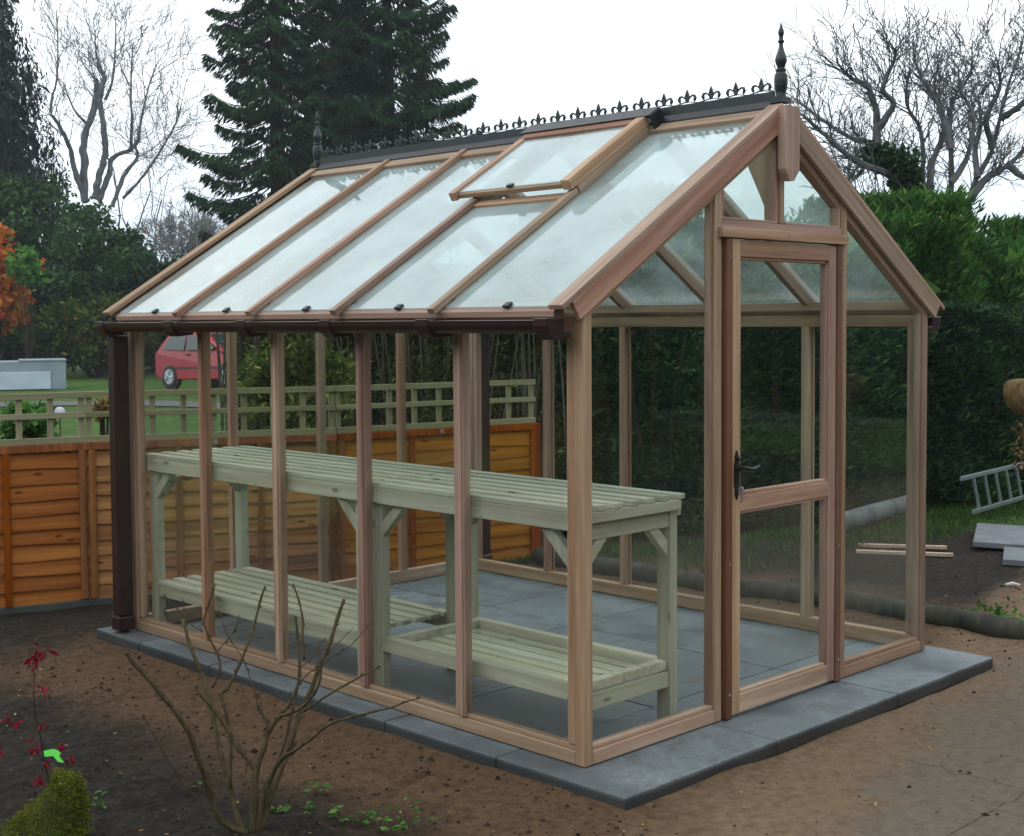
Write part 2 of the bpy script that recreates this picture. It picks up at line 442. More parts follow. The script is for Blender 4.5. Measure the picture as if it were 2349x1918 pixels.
# buried paving showing grey through the sand in front of the door
pm = mask(math_(t, 'ADD', fr_, math_(t, 'MULTIPLY', wob2, .5)), .42, .72)
grey = ramp(t, nf, [(.3, (.100, .086, .068)), (.7, (.155, .138, .112))])
c1 = mixc(t, math_(t, 'MULTIPLY', pm, .75), c1, grey)
def joint(coord, pos, wdt=.006):
    d = math_(t, 'ABSOLUTE', math_(t, 'SUBTRACT', math_(t, 'ADD', coord, math_(t, 'MULTIPLY', math_(t, 'SUBTRACT', nf, .5), .012)), pos))
    return math_(t, 'SUBTRACT', 1.0, mask(d, wdt * .4, wdt))
jx = joint(gyn, -1.16); ju = joint(gxn, .80, .006)
ju = math_(t, 'MULTIPLY', ju, mask(gyn, -1.15, -1.17)); ju2 = joint(gxn, 1.02)
j = math_(t, 'MAXIMUM', jx, math_(t, 'MULTIPLY', ju2, mask(gyn, -1.17, -1.15)))
j = math_(t, 'MULTIPLY', j, math_(t, 'MULTIPLY', pm, mask(nm, .35, .55)))
c1 = mixc(t, math_(t, 'MULTIPLY', j, .6), c1, (.03, .024, .017))
# grass far off and beyond the fence
u_ = math_(t, 'ADD', gyn, math_(t, 'ADD', math_(t, 'MULTIPLY', gxn, .28), wob2))
gm1 = mask(u_, 5.3, 5.9)
far_ = math_(t, 'ADD', math_(t, 'ADD', gxn, math_(t, 'MULTIPLY', gyn, .5)), math_(t, 'MULTIPLY', wob2, 1.6))
gm2 = mask(far_, 6.9, 8.2)
gm = math_(t, 'MAXIMUM', gm1, gm2)
bk_ = math_(t, 'MAXIMUM', mask(math_(t, 'MULTIPLY', gyn, -1), 3.4, 4.4), mask(math_(t, 'MULTIPLY', gxn, -1), 3.8, 4.8))
c1 = mixc(t, bk_, c1, soil)  # unseen ground behind the camera, kept dark for the glass reflections
ng = noise(t, cv, 3.2, 8, .7)
grass = ramp(t, ng, [(.3, (.020, .048, .008)), (.55, (.048, .105, .016)), (.75, (.085, .15, .028))])
c1 = mixc(t, gm, c1, grass)
t.links.new(c1, p.inputs['Base Color'])
hh = math_(t, 'ADD', math_(t, 'MULTIPLY', nf, .6), math_(t, 'MULTIPLY', nm, 1.2))
bump(t, p, hh, .026, .8)
me.materials.append(m)

# drive across the lawn
def strip(name, pts, wdt, z, matl, kind='structure'):
    b = MB(); ps = [Vector((*q, 0)) for q in pts]
    for i in range(len(ps)):
        d = (ps[min(i+1, len(ps)-1)] - ps[max(0, i-1)]).normalized(); s = Vector((-d.y, d.x, 0)) * wdt / 2
        for q in (ps[i] - s, ps[i] + s): b.v.append((q.x, q.y, z))
    b.f = [(2*i, 2*i+1, 2*i+3, 2*i+2) for i in range(len(ps) - 1)]
    return tag(b.build(name, matl, recalc=False), kind=kind)
M_road = plain('grey_gravel_drive', (.085, .083, .085), .9, var=.3, scale=4)
strip('driveway', [gxy(-400, 27), gxy(100, 28.2), gxy(300, 28.4), gxy(480, 27.6), gxy(700, 26)], 1.6, -.075, M_road)

# ------------------------------------------------------------------ paving slab under the greenhouse
m, t, p = mat('wet_grey_paving', .55, .35)
cv = coords(t); n1 = noise(t, cv, 2.2, 6, .6); n2 = noise(t, cv, 60, 4, .7); n3 = noise(t, cv, 7, 7, .72)
oi = N(t, 'ShaderNodeNewGeometry')
base = ramp(t, n1, [(.32, (.085, .102, .110)), (.5, (.150, .180, .194)), (.68, (.235, .275, .300))])
base = mixc(t, .5, base, ramp(t, n2, [(.3, (.5, .5, .5)), (.7, (1.3, 1.3, 1.3))]), 'MULTIPLY')
base = mixc(t, 1.0, base, ramp(t, oi.outputs['Random Per Island'], [(0, (.82, .82, .82)), (1, (1.15, 1.15, 1.15))]), 'MULTIPLY')
st = ramp(t, n3, [(.56, (0, 0, 0)), (.66, (1, 1, 1))]); bw = N(t, 'ShaderNodeRGBToBW'); t.links.new(st, bw.inputs[0])
base = mixc(t, math_(t, 'MULTIPLY', bw.outputs[0], .42), base, (.125, .085, .058))
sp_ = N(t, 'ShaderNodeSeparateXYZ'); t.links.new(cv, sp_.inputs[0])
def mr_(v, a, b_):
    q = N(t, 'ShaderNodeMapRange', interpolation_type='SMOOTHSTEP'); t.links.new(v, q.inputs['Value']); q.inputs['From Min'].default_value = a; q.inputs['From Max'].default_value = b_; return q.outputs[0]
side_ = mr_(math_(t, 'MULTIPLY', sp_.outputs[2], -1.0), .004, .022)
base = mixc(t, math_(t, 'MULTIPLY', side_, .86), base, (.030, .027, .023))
# damp strip along the long wall
damp = mr_(math_(t, 'ADD', math_(t, 'MULTIPLY', sp_.outputs[0], -1.0), math_(t, 'MULTIPLY', math_(t, 'SUBTRACT', n3, .5), .12)), -.03, .04)
base = mixc(t, math_(t, 'MULTIPLY', damp, .48), base, (.035, .047, .052))
st2 = mr_(math_(t, 'ADD', n1, math_(t, 'MULTIPLY', n3, .6)), .80, .98)
base = mixc(t, math_(t, 'MULTIPLY', st2, .45), base, (.060, .052, .043))
t.links.new(base, p.inputs['Base Color'])
t.links.new(ramp(t, n1, [(.35, (.35,) * 3), (.65, (.7,) * 3)]), p.inputs['Roughness'])
bump(t, p, n2, .002, .4)
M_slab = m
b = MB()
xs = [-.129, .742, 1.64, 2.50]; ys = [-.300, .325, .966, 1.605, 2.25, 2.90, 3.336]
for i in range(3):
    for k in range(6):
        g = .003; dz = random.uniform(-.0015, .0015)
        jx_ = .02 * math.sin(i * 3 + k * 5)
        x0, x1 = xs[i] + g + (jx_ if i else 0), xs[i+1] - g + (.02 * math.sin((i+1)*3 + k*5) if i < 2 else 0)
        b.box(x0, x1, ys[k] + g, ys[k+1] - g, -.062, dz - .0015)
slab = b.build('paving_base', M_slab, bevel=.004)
tag(slab, kind='structure')

# ------------------------------------------------------------------ greenhouse
W, LN = 2.40, 3.18
EZ = 1.60                         # wall plate top
def rz(x):                        # roof plane (underside of the caps) on the near slope / far slope
    x = x if x <= W / 2 else W - x
    return 1.640 + (x + .087) * .6307
NS = Vector((-math.sin(RS), 0, math.cos(RS)))   # normal of the left slope
gh = empty('greenhouse', (W / 2, LN / 2, 0), 'new cedar greenhouse with white misted roof glass and iron cresting on a paved base', 'greenhouse')
GP = gh
def rail(name, x0, x1, y0, y1, z0, z1, ax, parent=GP, **kw):
    return MB().box(x0, x1, y0, y1, z0, z1).build(name, ced[ax], parent, bevel=kw.pop('bevel', .003))
# base rails (outer ledge + glazing upstand)
def base_rail(x0, x1, y0, y1, ax, out):
    b = MB()
    if out == '-x': b.box(x0, x1, y0, y1, .002, .052).box(x0 + .010, x1, y0 + .0005, y1 - .0005, .052, .071)
    elif out == '-y': b.box(x0, x1, y0, y1, .002, .052).box(x0 + .0005, x1 - .0005, y0 + .010, y1, .052, .071)
    else: b.box(x0, x1, y0, y1, .002, .071)
    return b.build('base_rail', ced[ax], GP, bevel=.004)
base_rail(0, .045, .0452, LN - .0452, 'y', '-x')
base_rail(W - .045, W, .0452, LN - .0452, 'y', '')
base_rail(.0452, .752, 0, .045, 'x', '-y')
base_rail(1.692, W - .0452, 0, .045, 'x', '-y')
base_rail(.0452, W - .0452, LN - .045, LN, 'x', '')
# corner posts
for (x0, x1, y0, y1) in ((0, .045, 0, .045), (W - .045, W, 0, .045), (0, .045, LN - .045, LN), (W - .045, W, LN - .045, LN)):
    b = MB().box(x0, x1, y0, y1, .0015, 1.64)
    sx = 1 if x0 < 1 else -1; sy = 1 if y0 < 1 else -1
    # return piece on the long wall and bead on the gable
    if sy > 0: b.box(x0 + .004, x1 - .002, y1, y1 + .040, .0715, 1.60)
    else: b.box(x0 + .004, x1 - .002, y0 - .040, y0, .0715, 1.60)
    if sy > 0: b.box(x1 if sx > 0 else x0 - .010, x1 + .010 if sx > 0 else x0, y0 + .010, y1, .0715, 1.62)
    b.build('corner_post', ced['z'], GP, bevel=.004)
# wall plates under the eaves
for x0 in (.003, W - .042):
    MB().box(x0, x0 + .039, .046, LN - .046, 1.545, 1.600).build('wall_plate', ced['y'], GP, bevel=.003)
    MB().box(x0 - .004 if x0 < 1 else x0 + .002, x0 + .037 if x0 < 1 else x0 + .043, .0465, LN - .0465, 1.625, 1.668).build('eaves_beam', ced['y'], GP, bevel=.003)
# side glazing bars with a routed profile
YB = [.655, 1.262, 1.879, 2.490]
for sx in (0, 1):
    for y in YB:
        b = MB()
        if sx == 0:
            b.box(.010, .045, y - .021, y + .021, .0712, 1.5448)
            b.box(-.003, .010, y - .030, y + .002, .056, 1.5446)
            b.box(-.009, -.003, y - .024, y - .006, .060, 1.5444)
            b.box(.004, .010, y + .004, y + .030, .0714, 1.5442)
        else:
            b.box(W - .045, W - .010, y - .021, y + .021, .0712, 1.5448)
            b.box(W - .010, W + .002, y - .030, y + .030, .0712, 1.5446)
        b.build('glazing_bar', ced['z'], GP, bevel=.002)
        
# panes of the long walls
ye = [.088] + YB + [LN - .088]
for sx in (0, 1):
    gx0 = .012 if sx == 0 else W - .016
    for k in range(5):
        MB().box(gx0, gx0 + .004, ye[k] + .0212, ye[k+1] - .0212, .0716, 1.5446).build('glass_pane', M_glass, GP)
# far gable
XF = [.600, 1.190, 1.785]
for x in XF:
    MB().box(x - .022, x + .022, LN - .045, LN - .008, .0712, rz(x) - .05).build('glazing_bar', ced['z'], GP, bevel=.002)
xe = [.045] + XF + [W - .045]
for k in range(4):
    a, c = xe[k] + .0222, xe[k+1] - .0222
    poly = [(a, .0716), (c, .0716), (c, rz(c) - .06)]
    if a < W / 2 < c: poly.append((W/2, rz(W/2) - .06))
    poly.append((a, rz(a) - .06))
    MB().prism(poly, 'y', LN - .020, LN - .016).build('glass_pane', M_glass, GP)
# front gable: jambs and panes
def jamb(x0, x1, ztop, y0=.0, y1=.045, z0=.0015, nm='door_jamb'):
    return MB().box(x0, x1, y0, y1, z0, ztop).build(nm, ced['z'], GP, bevel=.003)
def sl(x, d=.0): return rz(x) - .055 - d
for (xa, xb, c0, c1, r0, r1) in ((.752, .796, .8085, .8465, .797, .808), (1.647, 1.692, 1.5945, 1.634, 1.6345, 1.6465)):
    p1 = MB().prism([(xa, .0015), (xb, .0015), (xb, sl(xb)), (xa, sl(xa))], 'y', 0, .055).build('door_jamb', ced['z'], GP, bevel=.004)
    MB().box(r0, r1, .012, .05, .0025, 1.9).build('door_rebate', ced['d'], GP)
    MB().box(c0, c1, -.016, .05, .004, 1.9022).build('cover_strip', ced['d'], GP, bevel=.003)
    zz = [.10, .62, 1.15, 1.83] if xa < 1 else [.10, .60, 1.14, 1.80]
    for z in zz:
        MB().lathe(((c0 + c1) / 2, -.016, z), [(.0055, -.002), (.0055, .001)], 8, 'y').build('screw', M_steel, GP)
# bead by the left and right panes
for (xa, xb) in ((.738, .752), (1.692, 1.704)):
    MB().box(xa, xb, .012, .040, .0716, sl(xa if xa < 1 else xb, .02)).build('glazing_bead', ced['z'], GP, bevel=.002)
# transom, sill above it
b = MB().box(.772, 1.668, -.024, .040, 1.9035, 1.943)
b.build('transom', ced['x'], GP, bevel=.003)
for x in (.800, 1.212, 1.640): MB().lathe((x, -.024, 1.928), [(.006, -.002), (.006, .001)], 8, 'y').build('screw', M_steel, GP)
b = MB().box(.7965, 1.6465, .000, .050, 1.9435, 1.972); b.box(.815, 1.1745, .0055, .049, 1.972, 1.984); b.box(1.2355, 1.628, .0055, .049, 1.972, 1.984)
b.build('fanlight_sill', ced['x'], GP, bevel=.003)
for (xa, xb) in ((.7965, .8145), (1.6285, 1.6465)):
    MB().prism([(xa, 1.9722), (xb, 1.9722), (xb, sl(xb)), (xa, sl(xa))], 'y', .006, .05).build('fanlight_jamb', ced['z'], GP, bevel=.002)
MB().box(1.1755, 1.2345, .012, .050, 1.9722, 2.36).build('king_mullion', ced['z'], GP, bevel=.003)
MB().box(1.192, 1.218, .002, .012, 1.974, 2.36).build('king_mullion_cap', ced['z'], GP, bevel=.002)
# ridge gusset, a tapering board running back from the mullion
MB().prism([(.0505, 1.90), (.075, 1.90), (.078, 2.05), (.22, 2.34), (.22, 2.42), (.0505, 2.42)], 'x', 1.183, 1.205).build('ridge_gusset', ced['z'], GP, bevel=.003)
# gable panes
def pane(poly, y=.020, m_=M_glass): return MB().prism(poly, 'y', y, y + .004).build('glass_pane', m_, GP)
pane([(.055, .072), (.7378, .072), (.7378, sl(.7378)), (.055, sl(.055))])
pane([(1.7042, .072), (W - .055, .072), (W - .055, sl(W - .055)), (1.7042, sl(1.7042))])
pane([(.8147, 1.9842), (1.1753, 1.9842), (1.1753, sl(1.1753)), (.8147, sl(.8147))])
pane([(1.2347, 1.9842), (1.6283, 1.9842), (1.6283, sl(1.6283)), (1.2347, sl(1.2347))])
# door
dr = empty('door', (.88, .01, 0), None, None); dr.parent = gh; dr.location = Vector((.88, .01, 0)) - gh.location
DP = dr
def dpart(nm, b, mt, **kw): return b.build(nm, mt, DP, **kw)
for (x0, x1, f0, f1) in ((.850, .9045, .9045, .916), (1.5365, 1.5910, 1.525, 1.5365)):
    b = MB().box(x0, x1, -.010, .030, .012, 1.897); b.box(f0, f1, -.002, .028, .1012, 1.8188)
    dpart('door_stile', b, ced['z'], bevel=.002)
b = MB().box(.9047, 1.5363, -.010, .030, .012, .088); b.box(.9162, 1.5248, -.004, .028, .088, .100); dpart('door_rail', b, ced['x'], bevel=.003)
b = MB().box(.9047, 1.5363, -.010, .030, .822, .886); b.box(.9162, 1.5248, -.004, .028, .886, .899); b.box(.9162, 1.5248, -.004, .028, .811, .822); dpart('door_rail', b, ced['x'], bevel=.003)
b = MB().box(.9047, 1.5363, -.010, .030, 1.831, 1.897); b.box(.9162, 1.5248, -.004, .028, 1.819, 1.831); dpart('door_rail', b, ced['x'], bevel=.003)
dpart('glass_pane', MB().box(.9165, 1.5245, .008, .012, .1005, .8105), M_glass)
dpart('glass_pane', MB().box(.9165, 1.5245, .008, .012, .8995, 1.8185), M_glass)
# handle: shaped back plate, lever, keyhole and key
def plate(cx, z0, z1, wd):
    zc = [z0, z0+.012, z0+.022, z0+.04, z0+.055, z1-.055, z1-.04, z1-.026, z1-.012, z1]
    ww = [.001, wd*.35, wd*.75, wd*.5, wd, wd, wd*.55, wd*.8, wd*.32, .001]
    pl = [(cx + a_ / 2, z_) for a_, z_ in zip(ww, zc)] + [(cx - a_ / 2, z_) for a_, z_ in reversed(list(zip(ww, zc)))]
    return MB().prism(pl, 'y', -.015, -.0095)
b = plate(.877, .872, 1.068, .034)
b.lathe((.877, -.022, 1.034), [(.003, -.008), (.008, -.005), (.008, .008)], 10, 'y')
b.lathe((.877, -.018, 1.000), [(.012, -.016), (.014, -.004), (.014, .004)], 12, 'y')
b.tube([(.877, -.03, 1.000), (.877, -.052, 1.000), (.895, -.058, .997), (.925, -.058, .992), (.950, -.058, .997), (.968, -.058, 1.003)], [.009, .009, .0085, .008, .007, .004], 8)
dpart('handle', b, M_iron, smooth=False)
b = MB(); b.lathe((.883, -.030, .915), [(.011, -.0015), (.011, .0015)], 12, 'x'); b.tube([(.883, -.014, .915), (.883, -.022, .915)], .003, 6)
b.tube([(.886, -.030, .905), (.889, -.032, .88), (.888, -.031, .862)], [.0035, .005, .004], 6)
dpart('key', b, M_steel)

# roof --------------------------------------------------------------
ridge_z = rz(W / 2)
def slope_beam(b, side, x0, x1, y, wd, h, up0):
    """bar lying on one slope from x0 (low) to x1 (high); side 0 left 1 right"""
    f = lambda x: x if side == 0 else W - x
    a = Vector((f(x0), y, 1.640 + (x0 + .087) * .6307)); c = Vector((f(x1), y, 1.640 + (x1 + .087) * .6307))
    return b.beam(a, c, (0, 1, 0), wd, h, up0)
for side in (0, 1):
    mt = ced['s'] if side == 0 else ced['t']
    for i, y in enumerate(YB):
        b = MB()
        slope_beam(b, side, -.03, 1.165, y, .034, .052, -.058)
        x1c = 1.17
        if side == 0 and i in (0, 1):  x1c = .665
        slope_beam(b, side, -.128, x1c, y, .038, .024, -.004)
        if side == 0 and i in (0, 1): pass
        b.build('roof_bar', mt, GP, bevel=.002)
    # gable end rafters
    for y in (.0275, LN - .0275):
        b = MB(); slope_beam(b, side, -.02, 1.17, y, .045, .085, -.10); b.build('end_rafter', mt, GP, bevel=.003)
    # barge boards and caps
    for y, sgn in ((-.006, -1), (LN + .006, 1)):
        b = MB(); slope_beam(b, side, -.075, 1.185, y + sgn * .006, .020, .073, -.073)
        b.build('bargeboard', mt, GP, bevel=.003)
        b = MB(); slope_beam(b, side, -.118, 1.185, y - sgn * .020, .070, .020, .0005)
        b.build('barge_cap', mt, GP, bevel=.003)
    # eaves sill under the lower glass edge
    f = (lambda x: x) if side == 0 else (lambda x: W - x)
    b = MB(); pl = [(-.092, 1.596), (-.040, 1.596), (-.040, 1.652), (-.060, 1.640), (-.092, 1.618)]
    b.prism([(f(u), v) for u, v in pl], 'y', .052, LN - .052); b.build('eaves_sill', ced['y'], GP, bevel=.002)
    # panes
    ys_ = [.040] + YB + [LN - .040]
    for k in range(5):
        a_, c_ = ys_[k] + .0175, ys_[k+1] - .0175
        top = 1.155
        if side == 0 and k == 1: top = .655
        b = MB()
        pa = Vector((f(-.080), (a_ + c_) / 2, 1.640 + (-.080 + .087) * .6307)); pb = Vector((f(top), (a_ + c_) / 2, 1.640 + (top + .087) * .6307))
        b.beam(pa, pb, (0, 1, 0), c_ - a_, .004, -.014)
        o_ = b.build('roof_pane', M_rglass if side == 0 else M_rglass2, GP)
        if side == 0:
            cy = (a_ + c_) / 2 - .05; q = Vector((-.086, cy, rz(-.086)))
            MB().beam(q + Vector((-.006, 0, -.004)), q + Vector((.020, 0, .012)), (0, 1, 0), .030, .012, -.010).build('glass_clip', M_black, GP, bevel=.003)
    # ridge boards
    b = MB(); slope_beam(b, side, 1.118, 1.195, LN / 2, LN - .10, .030, -.022); b.build('ridge_board', ced['y'], GP, bevel=.003)
# roof vent on the left slope between the first two bars
V0, V1 = YB[0] - .002, YB[1] + .110
V1 = 1.385; V0 = .640
vent = empty('roof_vent', (.9, 1.0, 2.27), None, None); vent.parent = gh; vent.location = Vector((.9, 1.0, 2.27)) - gh.location
def vb(x0, x1, y, wd, h, up): 
    b = MB(); slope_beam(b, 0, x0, x1, y, wd, h, up); return b
vent_lift = .026
vx0, vx1 = .655, 1.135
b = vb(vx0 - .012, vx1, V0 + .024, .048, .046, vent_lift); b.build('vent_stile', ced['s'], vent, bevel=.003)
b = vb(vx0 - .012, vx1, V1 - .020, .040, .040, vent_lift); b.build('vent_stile', ced['s'], vent, bevel=.003)
b = vb(vx0, vx0 + .040, (V0 + V1) / 2, V1 - V0 - .085, .022, vent_lift + .002); b.build('vent_rail', ced['y'], vent, bevel=.003)
b = vb(vx1 - .045, vx1 + .004, (V0 + V1) / 2, V1 - V0 - .002, .040, vent_lift + .0015); b.build('vent_rail', ced['y'], vent, bevel=.003)
b = vb(vx0 + .012, vx1 - .03, (V0 + V1) / 2, V1 - V0 - .08, .004, vent_lift + .0265); b.build('vent_pane', M_rglass, vent)
b = vb(vx0 + .004, vx0 + .022, (V0 + V1) / 2, .034, .012, vent_lift + .029); b.build('vent_clip', M_black, vent, bevel=.003)
# trimmer and curb under the vent
b = vb(.630, .670, (YB[0] + YB[1]) / 2, YB[1] - YB[0] - .036, .060, -.058); b.build('vent_trimmer', ced['y'], GP, bevel=.003)
b = vb(.672, 1.12, YB[0], .040, .036, -.011); b.build('vent_curb', ced['s'], GP, bevel=.002)
b = vb(.672, 1.12, YB[1], .040, .036, -.011); b.build('vent_curb', ced['s'], GP, bevel=.002)
# flashing over the vent and ridge
b = MB(); slope_beam(b, 0, 1.128, 1.20, (V0 + V1) / 2, V1 - V0 + .05, .006, .070)
b.beam((1.128, V0 - .03, rz(1.128)), (1.195, V0 - .03, rz(1.195)), (0, 1, 0), .006, .072, .001)
b.build('vent_flashing', M_flash, GP)
b = MB()
b.prism([(1.166, rz(1.166) + .012), (1.19, rz(1.19) + .012), (1.21, rz(1.21) + .012), (1.234, rz(1.234) + .012), (1.234, rz(1.234) + .018), (1.210, 2.480), (1.190, 2.480), (1.166, rz(1.166) + .018)], 'y', .040, LN + .015)
b.build('ridge_capping', M_flash, GP)
# cresting: plinth band and fleurs
cr_ = MB()
Y0c, Y1c = .040, LN - .040
cr_.box(1.193, 1.207, Y0c, Y1c, 2.478, 2.5145)
cr_.box(1.187, 1.213, Y0c, Y1c, 2.4765, 2.4835)
nF = 24; pit = (Y1c - Y0c) / nF
FZ = lambda z: 2.520 + (z - 2.544) * .92
for k in range(nF):
    yc = Y0c + pit * (k + .5); hw = pit / 2
    arch = []
    for s_ in range(9):
        u = -1 + 2 * s_ / 8
        arch.append((yc + u * hw, 2.5155 + .0105 * (1 - abs(u)) ** 1.3))
    for q0, q1 in zip(arch, arch[1:]):
        cr_.beam((1.2, q0[0], q0[1]), (1.2, q1[0], q1[1]), (1, 0, 0), .007, .0035, -.0017)
    for s_ in (-1, 1):
        cr_.prism([(yc + s_ * u, FZ(v)) for u, v in ((.004, 2.544), (.0105, 2.562), (.012, 2.574), (.0075, 2.588), (0, 2.606), (0, 2.590), (.0028, 2.574), (.002, 2.560), (0, 2.554))], 'x', 1.1965, 1.2035)
        pts = [(1.2, yc, FZ(2.553)), (1.2, yc + s_ * .014, FZ(2.568)), (1.2, yc + s_ * .028, FZ(2.577)), (1.2, yc + s_ * .040, FZ(2.574)), (1.2, yc + s_ * .044, FZ(2.563)), (1.2, yc + s_ * .040, FZ(2.552)), (1.2, yc + s_*.037, FZ(2.545))]
        cr_.tube(pts, [.003, .0036, .004, .0062, .0078, .0058, .001], 6)
cr_.build('cresting', M_crest, GP)
def finial(y, sc=1.0):
    z = 2.476
    prof = [(.030, 0), (.030, .012), (.022, .016), (.021, .03), (.027, .062), (.028, .085), (.026, .108), (.019, .118), (.0205, .126), (.0205, .131), (.015, .135), (.016, .142), (.023, .160), (.0245, .172), (.022, .184), (.014, .208), (.009, .226), (.008, .238), (.0145, .250), (.009, .256), (.0085, .268), (.0125, .284), (.0115, .294), (.005, .312), (.001, .330)]
    prof = [(r_, h_ * .955) for r_, h_ in prof]
    b = MB().lathe((W / 2 + .003, y, z), prof, 20)
    b.box(W / 2 - .028, W / 2 + .034, y - .030, y + .030, z - .012, z + .010)
    return b.build('finial', M_crest, GP, smooth=False)
finial(.010); finial(LN - .010)
# king block on the front gable
b = MB()
kx0, kx1, ky0, ky1, kt, kb_ = 1.140, 1.240, -.058, -.0185, 2.445, 2.190
vs = [(kx0, ky0, kt), (kx1, ky0, kt), (kx1, ky1, kt), (kx0, ky1, kt), (kx0, ky0, kb_), (kx1, ky0, kb_), (kx1, ky1, kb_), (kx0, ky1, kb_),
      (kx0 + .034, ky0 + .004, kb_ - .045), (kx1 - .034, ky0 + .004, kb_ - .045), (kx1 - .034, ky1, kb_ - .045), (kx0 + .034, ky1, kb_ - .045)]
b.add(vs, [(0,1,2,3), (0,4,5,1), (1,5,6,2), (2,6,7,3), (3,7,4,0), (4,8,9,5), (5,9,10,6), (6,10,11,7), (7,11,8,4), (8,11,10,9)])
b.build('king_block', ced['z'], GP, bevel=.002)
# gutters, brackets, downpipes
for side in (0, 1):
    f = (lambda x: x) if side == 0 else (lambda x: W - x)
    pr = []
    for k in range(9):
        a_ = math.pi + math.pi * k / 8
        pr.append((-.118 + .040 * math.cos(a_), 1.585 + .046 * math.sin(a_)))
    inner = [(-.118 + .036 * math.cos(math.pi + math.pi * k / 8), 1.587 + .042 * math.sin(math.pi + math.pi * k / 8)) for k in range(8, -1, -1)]
    ring = [(-.158, 1.591)] + pr + [(-.078, 1.591)] + inner
    g = MB()
    # channel as thin shell
    n_ = len(pr)
    for k in range(n_ - 1):
        a0, a1, b0, b1 = pr[k], pr[k+1], inner[n_-1-k], inner[n_-2-k]
        g.prism([(f(a0[0]), a0[1]), (f(a1[0]), a1[1]), (f(b1[0]), b1[1]), (f(b0[0]), b0[1])], 'y', .03, LN + .012)
    gut = g.build('gutter', M_pvc, GP)
    def bracket(y0, y1, zb, nm='gutter_bracket'):
        pl = [(-.1605, 1.593), (-.1605, 1.566), (-.150, 1.540), (-.125, zb), (-.04, zb + .008), (-.04, 1.5445), (-.075, 1.55), (-.075, 1.592)]
        return MB().prism([(f(u), v) for u, v in pl], 'y', y0, y1).build(nm, M_pvc, gut, bevel=.003)
    for y in YB: bracket(y - .012, y + .060, 1.519)
    bracket(.018, .085, 1.517, 'gutter_end')
    bracket(LN - .045, LN + .025, 1.517, 'gutter_end')
    for y in YB: 
        MB().lathe((f(-.093), y - .04, 1.598), [(.004, -.002 if side == 0 else .002), (.004, .001)], 6, 'x').build('screw', M_steel, GP)
        MB().lathe((f(-.093), y + .05, 1.598), [(.004, -.002 if side == 0 else .002), (.004, .001)], 6, 'x').build('screw', M_steel, GP)
    b = MB()
    xa, xb = sorted((f(-.108), f(-.018)))
    b.box(xa + .004, xb - .004, LN - .050, LN + .020, .085, 1.52)
    b.box(xa - .002, xb, LN - .056, LN + .026, .01, .085)
    b.build('downpipe', M_pvc, GP, bevel=.008)

